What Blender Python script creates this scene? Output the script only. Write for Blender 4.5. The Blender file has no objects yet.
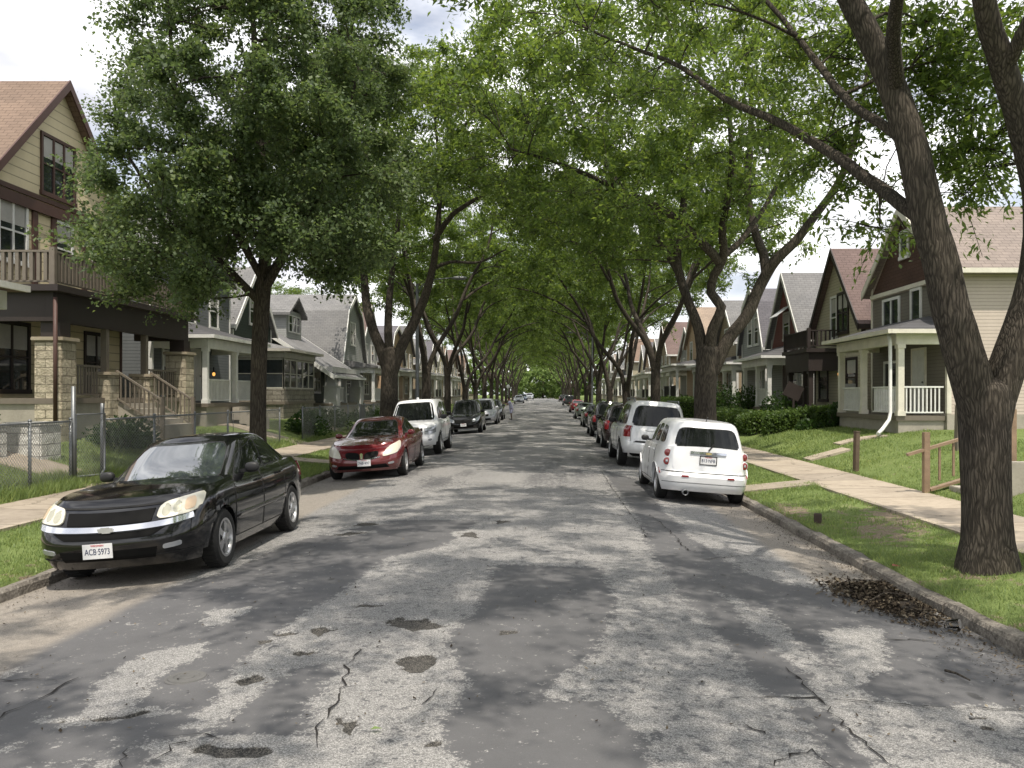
import bpy, bmesh, math, random
import numpy as np
from mathutils import Vector, Matrix
PI = math.pi
R = math.radians
scene = bpy.context.scene
COL = scene.collection
F = 850.0; VX, VY = 543.0, 395.0; HC = 1.95      # focal length in pixels, vanishing point, eye height

def sstep(a, b, x):
    t = np.clip((np.asarray(x, float) - a) / (b - a), 0, 1)
    return t * t * (3 - 2 * t)
def gz(y):                                        # the street climbs gently in the distance
    return 0.9 * float(sstep(50, 210, y))
def at(px, py, D):                                # point seen at px,py at a depth of D metres
    return np.array([(px - VX) * D / F, D, HC + (VY - py) * D / F])
def road_z(x):                                    # cambered asphalt falls away to both gutters
    return -.0095 * (x + .85) ** 2
def ground_at(px, py):
    z = 0.
    for _ in range(6):
        D = F * (HC - z) / (py - VY); x = (px - VX) * D / F; z = road_z(max(-5.7, min(4.0, x)))
    return (x, D)

# ---------------------------------------------------------------- objects
def tag(o, label=None, cat=None, group=None, kind=None):
    if label: o['label'] = label
    if cat: o['category'] = cat
    if group: o['group'] = group
    if kind: o['kind'] = kind
    return o
def thing(name, label, cat, loc=(0, 0, 0), rz=0, group=None):
    o = bpy.data.objects.new(name, None); COL.objects.link(o)
    o.location = loc; o.rotation_euler = (0, 0, rz); o.empty_display_size = .3
    return tag(o, label, cat, group)
def link(name, me, parent=None):
    o = bpy.data.objects.new(name, me); COL.objects.link(o)
    if parent is not None: o.parent = parent
    return o
def np_mesh(name, V, Fq, mats, smooth=False, mi=None):
    """fast mesh from numpy: Fq is (n,k) faces of one size"""
    V = np.asarray(V, np.float32); Fq = np.asarray(Fq, np.int32)
    n, k = Fq.shape
    me = bpy.data.meshes.new(name)
    me.vertices.add(len(V)); me.vertices.foreach_set('co', V.ravel())
    me.loops.add(n * k); me.loops.foreach_set('vertex_index', Fq.ravel())
    me.polygons.add(n)
    me.polygons.foreach_set('loop_start', np.arange(0, n * k, k, dtype=np.int32))
    me.polygons.foreach_set('loop_total', np.full(n, k, np.int32))
    for m in (mats if isinstance(mats, (list, tuple)) else [mats]): me.materials.append(m)
    if mi is not None: me.polygons.foreach_set('material_index', np.asarray(mi, np.int32))
    if smooth: me.polygons.foreach_set('use_smooth', np.ones(n, bool))
    me.update(calc_edges=True); me.validate()
    return me
def copy_tree(o, parent=None):
    c = o.copy(); COL.objects.link(c)
    if parent is not None: c.parent = parent
    for ch in list(o.children): copy_tree(ch, c)
    return c

class MB:
    """collects simple shapes that become one mesh"""
    def __init__(s): s.v = []; s.f = []; s.sm = []
    def add(s, vs, fs, smooth=False):
        b = len(s.v); s.v += [tuple(map(float, p)) for p in vs]
        s.f += [[b + i for i in f] for f in fs]; s.sm += [smooth] * len(fs); return s
    def box(s, x0, x1, y0, y1, z0, z1):
        x0, x1 = min(x0, x1), max(x0, x1); y0, y1 = min(y0, y1), max(y0, y1)
        return s.add([(x0,y0,z0),(x1,y0,z0),(x1,y1,z0),(x0,y1,z0),(x0,y0,z1),(x1,y0,z1),(x1,y1,z1),(x0,y1,z1)],
                     [(0,3,2,1),(4,5,6,7),(0,1,5,4),(1,2,6,5),(2,3,7,6),(3,0,4,7)])
    def obox(s, c, size, M):                      # oriented box
        hx, hy, hz = [d / 2 for d in size]
        P = [Vector(c) + M @ Vector((a*hx, b*hy, e*hz)) for e in (-1,1) for a, b in ((-1,-1),(1,-1),(1,1),(-1,1))]
        return s.add(P, [(0,3,2,1),(4,5,6,7),(0,1,5,4),(1,2,6,5),(2,3,7,6),(3,0,4,7)])
    def bar(s, p, q, w, h=None):                  # square bar between two points
        p, q = Vector(p), Vector(q); h = h or w
        d = (q - p); L = d.length; d.normalize()
        up = Vector((0,0,1)) if abs(d.z) < .95 else Vector((1,0,0))
        a = d.cross(up).normalized(); b = a.cross(d)
        M = Matrix((d, a, b)).transposed()
        return s.obox((p + q) / 2, (L, w, h), M)
    def prism(s, poly, axis, a, b):
        """poly of 2D points extruded along axis: 'x' (y,z), 'y' (x,z), 'z' (x,y)"""
        n = len(poly)
        def mk(p, t): return {'x': (t, p[0], p[1]), 'y': (p[0], t, p[1]), 'z': (p[0], p[1], t)}[axis]
        vs = [mk(p, a) for p in poly] + [mk(p, b) for p in poly]
        fs = [list(range(n))[::-1], list(range(n, 2*n))] + [[i, (i+1) % n, n + (i+1) % n, n + i] for i in range(n)]
        return s.add(vs, fs)
    def tube(s, pts, rad, k=8, cap=True):
        pts = np.asarray(pts, float); rad = np.broadcast_to(np.asarray(rad, float), (len(pts),))
        V, Fq = tube_arrays(pts, rad, k)
        s.add(V, Fq.tolist(), True)
        if cap:
            b = len(s.v) - len(V)
            s.f.append([b + i for i in range(k)][::-1]); s.f.append([b + len(V) - k + i for i in range(k)]); s.sm += [False, False]
        return s
    def lathe(s, prof, k=16, axis='z', c=(0,0,0)):
        """prof [(r, h)] turned about an axis"""
        vs = []
        for r, h in prof:
            for i in range(k):
                a = 2*PI*i/k; x, y = r*math.cos(a), r*math.sin(a)
                p = {'z': (x, y, h), 'x': (h, x, y), 'y': (x, h, y)}[axis]
                vs.append((p[0]+c[0], p[1]+c[1], p[2]+c[2]))
        fs = [(j*k+i, j*k+(i+1) % k, (j+1)*k+(i+1) % k, (j+1)*k+i) for j in range(len(prof)-1) for i in range(k)]
        return s.add(vs, fs, True)
    def ell(s, c, r, nu=12, nv=8, e=1.0):
        vs = []; fs = []
        def p_(x): return math.copysign(abs(x)**e, x)
        for j in range(nv+1):
            th = PI*j/nv
            for i in range(nu):
                ph = 2*PI*i/nu
                vs.append((c[0]+r[0]*p_(math.sin(th))*p_(math.cos(ph)), c[1]+r[1]*p_(math.sin(th))*p_(math.sin(ph)), c[2]+r[2]*p_(math.cos(th))))
        fs = [(j*nu+i, j*nu+(i+1) % nu, (j+1)*nu+(i+1) % nu, (j+1)*nu+i) for j in range(nv) for i in range(nu)]
        return s.add(vs, fs, True)
    def build(s, name, m, parent=None, bevel=0, sharp=None, weld=0):
        me = bpy.data.meshes.new(name); me.from_pydata(s.v, [], s.f)
        for mm in (m if isinstance(m, (list, tuple)) else [m]): me.materials.append(mm)
        me.polygons.foreach_set('use_smooth', s.sm)
        bm = bmesh.new(); bm.from_mesh(me)
        if weld: bmesh.ops.remove_doubles(bm, verts=bm.verts, dist=weld); bmesh.ops.dissolve_degenerate(bm, edges=bm.edges, dist=1e-4)
        if bevel:
            bmesh.ops.bevel(bm, geom=list(bm.edges), offset=bevel, segments=2, affect='EDGES', clamp_overlap=True)
        bmesh.ops.recalc_face_normals(bm, faces=bm.faces)
        bm.to_mesh(me); bm.free()
        if sharp: me.set_sharp_from_angle(angle=R(sharp))
        me.update()
        return link(name, me, parent)

def frames(pts):
    T = np.gradient(pts, axis=0); T /= np.linalg.norm(T, axis=1)[:, None] + 1e-9
    N = np.zeros_like(T); u = np.array([1., 0, 0]) if abs(T[0][0]) < .8 else np.array([0, 1., 0])
    for i in range(len(T)):
        u = u - T[i]*np.dot(u, T[i]); u /= np.linalg.norm(u) + 1e-9; N[i] = u
    return T, N, np.cross(T, N)
def tube_arrays(pts, rad, k, wob=0, rng=None):
    T, N, B = frames(pts); n = len(pts)
    a = np.linspace(0, 2*PI, k, endpoint=False)
    rr = rad[:, None]*np.ones((1, k))
    if wob:
        ph = rng.uniform(0, 6.28, 4); s = np.arange(n)[:, None]
        rr = rr*(1 + wob*(np.sin(3*a[None]+ph[0]+s*.15)+.7*np.sin(5*a[None]+ph[1]-s*.21)+.5*np.sin(2*a[None]+ph[2]+s*.4)))
    V = pts[:, None, :] + rr[:, :, None]*(np.cos(a)[None, :, None]*N[:, None, :] + np.sin(a)[None, :, None]*B[:, None, :])
    i = np.arange(n-1)[:, None]*k; j = np.arange(k)[None, :]; j2 = (j+1) % k
    Fq = np.stack([i+j, i+j2, i+k+j2, i+k+j], -1).reshape(-1, 4)
    return V.reshape(-1, 3), Fq

# value noise on numpy arrays
_rs = np.random.RandomState(7); _tab = _rs.rand(256, 256)
def vnoise(x, y):
    xi = np.floor(x).astype(int); yi = np.floor(y).astype(int); fx = x-xi; fy = y-yi
    fx = fx*fx*(3-2*fx); fy = fy*fy*(3-2*fy)
    g = lambda a, b: _tab[a % 256, b % 256]
    return (g(xi,yi)*(1-fx)+g(xi+1,yi)*fx)*(1-fy)+(g(xi,yi+1)*(1-fx)+g(xi+1,yi+1)*fx)*fy
def fbm(x, y, o=4):
    s = 0; a = .5
    for i in range(o): s = s+a*vnoise(x*2**i+i*17.3, y*2**i+i*9.1); a *= .5
    return s

# ---------------------------------------------------------------- materials
class NT:
    def __init__(s, name):
        s.m = bpy.data.materials.new(name); s.m.use_nodes = True; s.t = s.m.node_tree; s.t.nodes.clear()
        s.out = s.n('ShaderNodeOutputMaterial'); s.b = s.n('ShaderNodeBsdfPrincipled'); s.l(s.b.outputs[0], s.out.inputs[0])
    def n(s, ty, **kw):
        n = s.t.nodes.new(ty)
        for k, v in kw.items(): setattr(n, k, v)
        return n
    def l(s, a, b): s.t.links.new(a, b)
    def put(s, inp, v):
        if hasattr(v, 'is_linked') or hasattr(v, 'links'): s.l(v, inp)
        else: inp.default_value = v
    def math(s, op, a, b=None, c=None, clamp=False):
        n = s.n('ShaderNodeMath', operation=op, use_clamp=clamp); s.put(n.inputs[0], a)
        if b is not None: s.put(n.inputs[1], b)
        if c is not None: s.put(n.inputs[2], c)
        return n.outputs[0]
    def obj(s): return s.n('ShaderNodeTexCoord').outputs['Object']
    def pos(s): return s.n('ShaderNodeNewGeometry').outputs['Position']
    def map(s, v, sc=(1,1,1), loc=(0,0,0), rot=(0,0,0)):
        n = s.n('ShaderNodeMapping'); s.l(v, n.inputs[0]); n.inputs['Scale'].default_value = sc
        n.inputs['Location'].default_value = loc; n.inputs['Rotation'].default_value = rot; return n.outputs[0]
    def noise(s, v, scale, detail=3, rough=.55):
        n = s.n('ShaderNodeTexNoise'); s.l(v, n.inputs['Vector']); n.inputs['Scale'].default_value = scale
        n.inputs['Detail'].default_value = detail; n.inputs['Roughness'].default_value = rough; return n.outputs['Fac']
    def voro(s, v, scale, feature='F1', out='Distance'):
        n = s.n('ShaderNodeTexVoronoi', feature=feature); s.l(v, n.inputs['Vector']); n.inputs['Scale'].default_value = scale; return n.outputs[out]
    def ramp(s, f, stops):
        n = s.n('ShaderNodeValToRGB'); s.put(n.inputs[0], f); e = n.color_ramp.elements
        while len(e) < len(stops): e.new(.5)
        for el, (p, c) in zip(e, stops): el.position = p; el.color = c4(c)
        return n.outputs[0]
    def mix(s, f, a, b, blend='MIX'):
        n = s.n('ShaderNodeMix', data_type='RGBA', blend_type=blend); s.put(n.inputs[0], f)
        s.put(n.inputs[6], a if hasattr(a, 'links') else c4(a)); s.put(n.inputs[7], b if hasattr(b, 'links') else c4(b)); return n.outputs[2]
    def smooth(s, x, a, b):
        n = s.n('ShaderNodeMapRange', interpolation_type='SMOOTHSTEP'); s.put(n.inputs[0], x)
        n.inputs[1].default_value = a; n.inputs[2].default_value = b; return n.outputs[0]
    def bump(s, h, strength=.5, dist=.02):
        n = s.n('ShaderNodeBump'); n.inputs['Strength'].default_value = strength; n.inputs['Distance'].default_value = dist
        s.l(h, n.inputs['Height']); s.l(n.outputs[0], s.b.inputs['Normal'])
    def sep(s, v):
        n = s.n('ShaderNodeSeparateXYZ'); s.l(v, n.inputs[0]); return n.outputs
    def comb(s, x, y, z):
        n = s.n('ShaderNodeCombineXYZ'); s.put(n.inputs[0], x); s.put(n.inputs[1], y); s.put(n.inputs[2], z); return n.outputs[0]
    def attr(s, name): return s.n('ShaderNodeAttribute', attribute_name=name).outputs['Fac']
    def set(s, base=None, rough=None, metal=None, spec=None, coat=None):
        if base is not None: s.put(s.b.inputs['Base Color'], base if hasattr(base, 'links') else c4(base))
        if rough is not None: s.put(s.b.inputs['Roughness'], rough)
        if metal is not None: s.b.inputs['Metallic'].default_value = metal
        if spec is not None: s.b.inputs['Specular IOR Level'].default_value = spec
        if coat is not None: s.b.inputs['Coat Weight'].default_value = coat; s.b.inputs['Coat Roughness'].default_value = .04
        return s
def c4(c): return tuple(c) + (1,) if len(c) == 3 else tuple(c)
def sc(c, k): return tuple(min(1, x*k) for x in c)
_mc = {}
def paint(name, c, rough=.55, metal=0, spec=.4, var=.18, vs=3.0, bump=.15, coat=None):
    """plain surface with slight dirt and unevenness"""
    if name in _mc: return _mc[name]
    t = NT(name); p = t.obj()
    n = t.noise(p, vs, 5); n2 = t.noise(p, vs*9, 3)
    f = t.math('MULTIPLY_ADD', n2, .35, t.math('MULTIPLY', n, .65))
    t.set(t.ramp(f, [(.28, sc(c, 1-var)), (.68, sc(c, 1+var*.6))]), t.math('MULTIPLY_ADD', n, .2, rough-.1), metal, spec, coat)
    if bump: t.bump(n2, bump, .01)
    _mc[name] = t.m; return t.m
def siding(name, c, pitch=.11, var=.12):
    if name in _mc: return _mc[name]
    t = NT(name); p = t.obj(); x, y, z = t.sep(p)
    fr = t.math('FRACT', t.math('DIVIDE', z, pitch))
    line = t.smooth(fr, .0, .16)
    n = t.noise(t.map(p, (1, 1, .35)), 1.6, 5); n2 = t.noise(p, 14, 3)
    base = t.ramp(t.math('MULTIPLY_ADD', n2, .3, t.math('MULTIPLY', n, .7)), [(.3, sc(c, 1-var)), (.7, sc(c, 1+var*.5))])
    col = t.mix(line, t.mix(1., base, (.38, .37, .37), 'MULTIPLY'), base)
    t.set(col, .6, 0, .3); t.bump(t.math('SUBTRACT', 1., fr), .6, .02); _mc[name] = t.m; return t.m
def shingle(name, c, axis='x'):
    if name in _mc: return _mc[name]
    t = NT(name); p = t.obj(); x, y, z = t.sep(p)
    v = t.comb(x if axis == 'x' else y, t.math('MULTIPLY', z, 1.35), 0.)
    b = t.n('ShaderNodeTexBrick'); t.l(v, b.inputs['Vector'])
    b.inputs['Color1'].default_value = c4(sc(c, 1.05)); b.inputs['Color2'].default_value = c4(sc(c, .9)); b.inputs['Mortar'].default_value = c4(sc(c, .62))
    b.inputs['Scale'].default_value = 1; b.inputs['Brick Width'].default_value = .3; b.inputs['Row Height'].default_value = .15
    b.inputs['Mortar Size'].default_value = .012; b.inputs['Mortar Smooth'].default_value = .4
    n = t.noise(p, 1.1, 5); n2 = t.noise(p, 40, 2)
    col = t.mix(1., b.outputs['Color'], t.ramp(t.math('MULTIPLY_ADD', n2, .4, t.math('MULTIPLY', n, .6)), [(.3, (.75, .75, .77)), (.7, (1.12, 1.1, 1.08))]), 'MULTIPLY')
    t.set(col, .85, 0, .2); t.bump(t.math('SUBTRACT', n2, b.outputs['Fac']), .5, .02); _mc[name] = t.m; return t.m
def stone(name, c, bw=.42, rh=.21):
    if name in _mc: return _mc[name]
    t = NT(name); p = t.obj(); x, y, z = t.sep(p)
    b = t.n('ShaderNodeTexBrick'); t.l(t.comb(t.math('ADD', x, y), z, 0.), b.inputs['Vector'])
    b.inputs['Color1'].default_value = c4(sc(c, 1.12)); b.inputs['Color2'].default_value = c4(sc(c, .8)); b.inputs['Mortar'].default_value = c4(sc(c, .5))
    b.inputs['Scale'].default_value = 1; b.inputs['Brick Width'].default_value = bw; b.inputs['Row Height'].default_value = rh; b.inputs['Mortar Size'].default_value = .012
    n = t.noise(p, 9, 5, .65); n2 = t.noise(p, 2, 3)
    col = t.mix(1., b.outputs['Color'], t.ramp(t.math('MULTIPLY_ADD', n, .6, t.math('MULTIPLY', n2, .4)), [(.3, (.62, .6, .58)), (.65, (1.1, 1.1, 1.08))]), 'MULTIPLY')
    t.set(col, .9, 0, .2); t.bump(t.math('SUBTRACT', n, t.math('MULTIPLY', b.outputs['Fac'], 1.2)), .9, .06); _mc[name] = t.m; return t.m
def leafmat(name, c, trans, hue=.25):
    if name in _mc: return _mc[name]
    t = NT(name); g = t.n('ShaderNodeNewGeometry'); r = g.outputs['Random Per Island']
    big = t.noise(t.obj(), .7, 2)
    f = t.math('MULTIPLY_ADD', big, .5, t.math('MULTIPLY', r, .5))
    col = t.ramp(f, [(.1, sc(c, .6)), (.5, c), (.85, (c[0]*1.7, c[1]*1.45, c[2]*1.2)), (.99, (c[0]*3.2, c[1]*1.9, c[2]*1.1))])
    tc = t.ramp(f, [(.1, sc(trans, .65)), (.5, trans), (.9, (trans[0]*1.5, trans[1]*1.25, trans[2]))])
    t.set(col, .5, 0, .35)
    tr = t.n('ShaderNodeBsdfTranslucent'); t.l(tc, tr.inputs[0])
    mx = t.n('ShaderNodeMixShader'); mx.inputs[0].default_value = .36
    t.l(t.b.outputs[0], mx.inputs[1]); t.l(tr.outputs[0], mx.inputs[2]); t.l(mx.outputs[0], t.out.inputs[0])
    _mc[name] = t.m; return t.m
def bark(name, dark, light):
    t = NT(name); p = t.obj()
    warp = t.noise(p, 3, 3)
    v = t.map(p, (21, 21, 2.3))
    vv = t.n('ShaderNodeVectorMath', operation='ADD'); t.l(v, vv.inputs[0]); t.l(t.comb(t.math('MULTIPLY', warp, 2.), t.math('MULTIPLY', warp, -1.5), 0.), vv.inputs[1])
    n = t.noise(vv.outputs[0], 2.0, 5, .6); d = t.voro(vv.outputs[0], 1.6, 'DISTANCE_TO_EDGE')
    big = t.noise(p, .9, 3)
    h = t.math('MULTIPLY_ADD', t.smooth(d, 0, .3), .45, t.math('MULTIPLY', n, .75))
    col = t.mix(1., t.ramp(h, [(.2, dark), (.85, light)]), t.ramp(big, [(.3, (.75, .73, .72)), (.7, (1.15, 1.1, 1.0))]), 'MULTIPLY')
    t.set(col, .9, 0, .15); t.bump(h, .7, .03); return t.m
def carpaint(name, c, rough=.28, metal=0., dirt=.3, coat=.85):
    if name in _mc: return _mc[name]
    t = NT(name); p = t.obj(); n = t.noise(p, 2.5, 4)
    x, y, z = t.sep(p)
    low = t.math('MULTIPLY', t.smooth(z, .75, .15), t.math('MULTIPLY_ADD', n, .7, .15))
    col = t.mix(t.math('MULTIPLY', low, dirt), t.ramp(n, [(.3, sc(c, .93)), (.7, sc(c, 1.04))]), (.16, .145, .125))
    t.set(col, t.math('MULTIPLY_ADD', n, .12, rough-.05), metal, .5*coat/.85, coat); _mc[name] = t.m; return t.m
def carglass(name, c=(.012, .015, .015), spec=.5, coat=0.):
    if name in _mc: return _mc[name]
    t = NT(name); n = t.noise(t.obj(), 3, 3)
    t.set(t.ramp(n, [(.3, c), (.7, sc(c, 1.8))]), .03, 0, spec, coat); _mc[name] = t.m; return t.m
def emit(name, c, k):
    t = NT(name); t.set(c, .4); t.b.inputs['Emission Color'].default_value = c4(c); t.b.inputs['Emission Strength'].default_value = k; return t.m

GLASS = carglass('window_glass', (.02, .024, .026), .8); CGLASS = carglass('car_glass', (.006, .007, .007), .35); WGLASS = carglass('windscreen_glass', (.03, .036, .04), 1., 1.); WGLASS.node_tree.nodes['Principled BSDF'].inputs['Coat IOR'].default_value = 2.3
WHITE = paint('white_trim', (.74, .74, .71)); CREAM = paint('cream_trim', (.70, .665, .57)); BROWNT = paint('brown_trim', (.085, .045, .037))
DARKT = paint('dark_brown_trim', (.035, .026, .024)); WOODG = paint('weathered_wood', (.175, .15, .12), vs=6); BLACKT = paint('black_trim', (.02, .019, .018))
CONC = paint('old_concrete', (.36, .33, .28), .9, var=.25, vs=2.2, bump=.3); STEEL = paint('galvanised', (.2, .21, .22), .45, .6)
RUBBER = paint('rubber', (.018, .018, .018), .8, var=.3); RIM = paint('alloy', (.52, .52, .53), .3, .75, var=.1, bump=0); CHROME = paint('chrome', (.75, .76, .78), .12, 1., var=.05, bump=0)
UNDER = paint('underbody', (.01, .01, .01), .9); REDL = carpaint('red_lens', (.24, .008, .012), .2); REFL = paint('lamp_reflector', (.46, .45, .36), .25, .3, bump=0); HAZY = carpaint('hazy_lens', (.60, .58, .49), .3, dirt=.05); CLEARL = carpaint('clear_lens', (.42, .44, .47), .15, .35)
AMBER = carpaint('amber_lens', (.57, .43, .30), .3); PLATE = paint('plate_white', (.72, .72, .73), .4, var=.06, bump=0); PLINK = paint('plate_ink', (.02, .03, .09), .5, bump=0); PLRED = paint('plate_red', (.5, .02, .04), .5, bump=0)
PLASTIC = paint('black_plastic', (.02, .02, .021), .5); GOLD = paint('emblem_gold', (.56, .47, .22), .35, .3, bump=0); GRILL = paint('grille_black', (.006, .006, .006), .7, spec=.12, bump=0); EMBL = paint('emblem_silver', (.5, .5, .5), .3, .3, bump=0); SEAM = paint('seam_shadow', (.012, .012, .012), .9, bump=0)
LAMPLIT = emit('lit_bulb', (1., .5, .12), 1.3)
# ================================================================ trees
def catmull(P, step=.25):
    P = np.asarray(P, float)
    if len(P) < 3:
        n = max(2, int(np.linalg.norm(P[-1]-P[0])/step)+1); t = np.linspace(0, 1, n)[:, None]; return P[0]*(1-t)+P[-1]*t
    Q = np.vstack([2*P[0]-P[1], P, 2*P[-1]-P[-2]]); out = []
    for i in range(1, len(Q)-2):
        a, b, c, d = Q[i-1], Q[i], Q[i+1], Q[i+2]; n = max(2, int(np.linalg.norm(c-b)/step))
        for t in np.arange(n)/n:
            out.append(.5*((2*b)+(c-a)*t+(2*a-5*b+4*c-d)*t*t+(3*b-a-3*c+d)*t**3))
    out.append(Q[-2]); return np.array(out)
def ellipsoid_clumps(rng, specs, n, gap, ok=None):
    """clump centres in a set of ellipsoids (c, r, weight), denser toward the shell"""
    pts = []; w = np.array([s[2] for s in specs], float); w /= w.sum(); tries = 0
    while len(pts) < n and tries < n*60:
        tries += 1
        c, r, _ = specs[rng.choice(len(specs), p=w)]
        d = rng.normal(size=3); d /= np.linalg.norm(d); q = rng.uniform(.35, 1)**.5
        p = np.array(c)+np.array(r)*d*q
        if ok is not None and not ok(p): continue
        if pts and np.min(np.sum((np.array(pts)-p)**2, 1)) < gap*gap*rng.uniform(.5, 1.2): continue
        pts.append(p)
    return np.array(pts)
LEAFQ = {}
def tree_meshes(rng, limbs, clumps, leaf=(.17, .075), per=240, twigs=9, crad=(.6, 1.05), droop=0., flat=.7, k=10, twk=3):
    """limbs: [(points, radius at start, radius at end)]; returns trunk arrays and leaf arrays"""
    TV, TF, nb = [], [], 0
    def addtube(P, rad, kk, wob=0):
        nonlocal nb
        V, Fq = tube_arrays(P, rad, kk, wob, rng); TV.append(V); TF.append(Fq+nb); nb += len(V)
    SP, SR = [], []
    for i, (P, r0, r1) in enumerate(limbs):
        Pc = catmull(P, .22); n = len(Pc); t = np.linspace(0, 1, n)
        if i: Pc[1:] += np.cumsum(rng.normal(0, .006, (n-1, 3)), 0)
        rad = r0+(r1-r0)*t**.9
        if i == 0:
            z = Pc[:, 2]-Pc[0, 2]; rad = rad*(1+.55*np.exp(-np.maximum(z-.2, 0)/.28))
        if i == 0:                                   # close the fork with a rounded top
            tg = Pc[-1]-Pc[-2]; tg /= np.linalg.norm(tg); Pc = np.vstack([Pc]+[Pc[-1]+tg*rad[-1]*q for q in (.25, .45, .6, .66)]); rad = np.r_[rad, rad[-1]*np.array([.93, .75, .45, .04])]
        addtube(Pc, rad, k if r0 > .1 else 7, .045 if r0 > .1 else .03)
        m = slice(0, None) if i else slice(int(n*.8), None)
        SP += list(Pc[m]); SR += list(rad[m])
    base = np.array(SP)
    d0 = np.array([np.min(np.linalg.norm(base-c, axis=1)) for c in clumps])
    order = np.argsort(d0); LC, LA, LN, LS = [], [], [], []
    for ci in order:
        c = clumps[ci]; S = np.array(SP); Rr = np.array(SR)
        dv = c-S; d = np.linalg.norm(dv, axis=1)
        cost = d+.9*np.maximum(0, -dv[:, 2])+np.where(Rr < .014, 1.5, 0)
        j = int(np.argmin(cost)); a = S[j]; L = d[j]
        if L > .25:
            mid = (a+c)/2+np.array([0, 0, .10*L+droop*L])+rng.normal(0, .09*L, 3)
            t = np.linspace(0, 1, max(4, int(L/.35)))[:, None]
            B = (1-t)**2*a+2*t*(1-t)*mid+t*t*c
            r0 = min(Rr[j]*.62, .011+.013*L); rad = r0+(.007-r0)*t[:, 0]
            addtube(B, rad, 5 if r0 > .02 else 4)
            SP += list(B[1:]); SR += list(rad[1:])
        cr = rng.uniform(*crad)
        nt = twigs
        dirs = rng.normal(size=(nt, 3)); dirs[:, 2] = dirs[:, 2]*flat+.12-droop; dirs /= np.linalg.norm(dirs, axis=1)[:, None]
        ln = cr*rng.uniform(.45, 1.15, nt)
        npt = max(4, int(per/nt))
        for q in range(nt):
            s0 = rng.normal(0, .12*cr, 3); e = c+s0+dirs[q]*ln[q]-np.array([0, 0, droop*ln[q]*.6])
            if twk:
                tt = np.linspace(0, 1, 3)[:, None]; B = c+s0*.3+(e-c-s0*.3)*tt+np.array([0, 0, .06])*np.sin(tt*PI)
                addtube(B, np.array([.008, .006, .003]), 3)
            u = rng.uniform(.12, 1.05, npt)
            pos = c+s0+(e-c-s0)*u[:, None]+rng.normal(0, .075*cr+.035, (npt, 3))
            ax = dirs[q]*.6+rng.normal(0, .8, (npt, 3)); ax[:, 2] -= .25
            nn = rng.normal(0, .6, (npt, 3)); nn[:, 2] += 1
            LC.append(pos); LA.append(ax); LN.append(nn); LS.append(rng.uniform(.5, 1.35, npt)*rng.uniform(.85, 1.15))
    C = np.concatenate(LC); A = np.concatenate(LA); N = np.concatenate(LN); S = np.concatenate(LS)
    A /= np.linalg.norm(A, axis=1)[:, None]; B = np.cross(A, N); B /= np.linalg.norm(B, axis=1)[:, None]+1e-9
    N2 = np.cross(B, A)
    l = (leaf[0]*S)[:, None]/2; w = (leaf[1]*S)[:, None]/2
    V = np.stack([C-A*l, C+B*w-A*l*.15+N2*w*.35, C+A*l, C-B*w-A*l*.15+N2*w*.35], 1).reshape(-1, 3)
    Fq = np.arange(len(V)).reshape(-1, 4)
    return np.concatenate(TV), np.concatenate(TF), V, Fq
BARK = bark('locust_bark', (.021, .0185, .0165), (.108, .096, .083)); BARKM = bark('maple_bark', (.02, .017, .014), (.085, .075, .063))
LLOC = leafmat('locust_leaf', (.06, .10, .026), (.30, .44, .07)); LMAP = leafmat('maple_leaf', (.09, .13, .062), (.21, .31, .09))
LBUSH = leafmat('shrub_leaf', (.035, .07, .02), (.08, .16, .03)); LHEDGE = leafmat('hedge_leaf', (.07, .12, .03), (.16, .26, .05)); LFAR = leafmat('far_leaf', (.16, .24, .08), (.36, .5, .14))  # far_leaf: sunshine on the street-end trees put into a brighter leaf colour
def make_tree(label, loc, rng, limbs, clumps, group=None, lm=None, bm_=None, **kw):
    """limbs and clumps in world coordinates"""
    o = np.array(loc, float)
    limbs = [(np.asarray(P, float)-o, a, b) for P, a, b in limbs]
    TV, TF, LV, LF = tree_meshes(rng, limbs, clumps-o, **kw)
    t = thing('street_tree', label, 'tree', loc, group=group)
    link('trunk', np_mesh('trunk', TV, TF, bm_ or BARK, True), t)
    link('crown', np_mesh('crown', LV, LF, lm or LLOC, False), t)
    return t
KERBTREES = 'trees lining the street'
RX, LX = 4.55, -6.15
# --- the big forked tree beside the kerb on the pale-railing side
D1 = 8.74; K1 = 1.09
base = (5.0, D1*K1, -.03)
def P1(*q): return [at(x, y, d*K1) for x, y, d in q]
limbs = [
    (np.array([at(988, 590, D1*K1), at(988, 540, D1*K1), at(987, 480, D1*K1), at(986, 430, D1*K1), at(986, 392, D1*K1)]), .235, .275),
    (P1((986, 445, D1), (976, 398, D1), (961, 348, D1), (945, 288, D1), (926, 208, D1), (906, 130, 8.8), (880, 60, 8.9), (850, 0, 9.0), (800, -120, 9.3), (760, -300, 9.6)), .235, .055),
    (P1((987, 445, D1), (996, 398, D1), (1013, 348, D1), (1036, 275, 8.7), (1040, 190, 8.6), (1018, 105, 8.5), (1000, 50, 8.4), (980, -20, 8.3), (960, -160, 8.0), (930, -330, 7.6)), .22, .055),
    (P1((930, 225, D1), (905, 208, 9.0), (880, 188, 9.4), (835, 155, 10.0), (782, 123, 10.8), (725, 97, 11.6), (680, 66, 12.2), (634, 48, 12.8), (590, 30, 13.2)), .09, .02),
    (P1((915, 165, 8.8), (896, 137, 9.0), (850, 105, 9.6), (811, 57, 10.2), (782, 20, 10.7), (740, -30, 11.2)), .07, .025),
    (P1((897, 100, 8.9), (893, 40, 8.4), (900, -40, 7.6), (890, -160, 6.6)), .10, .03),
    (P1((1005, 70, 8.4), (1040, 0, 8.0), (1110, -120, 7.4)), .09, .03),
]
rng = np.random.default_rng(11)
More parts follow.
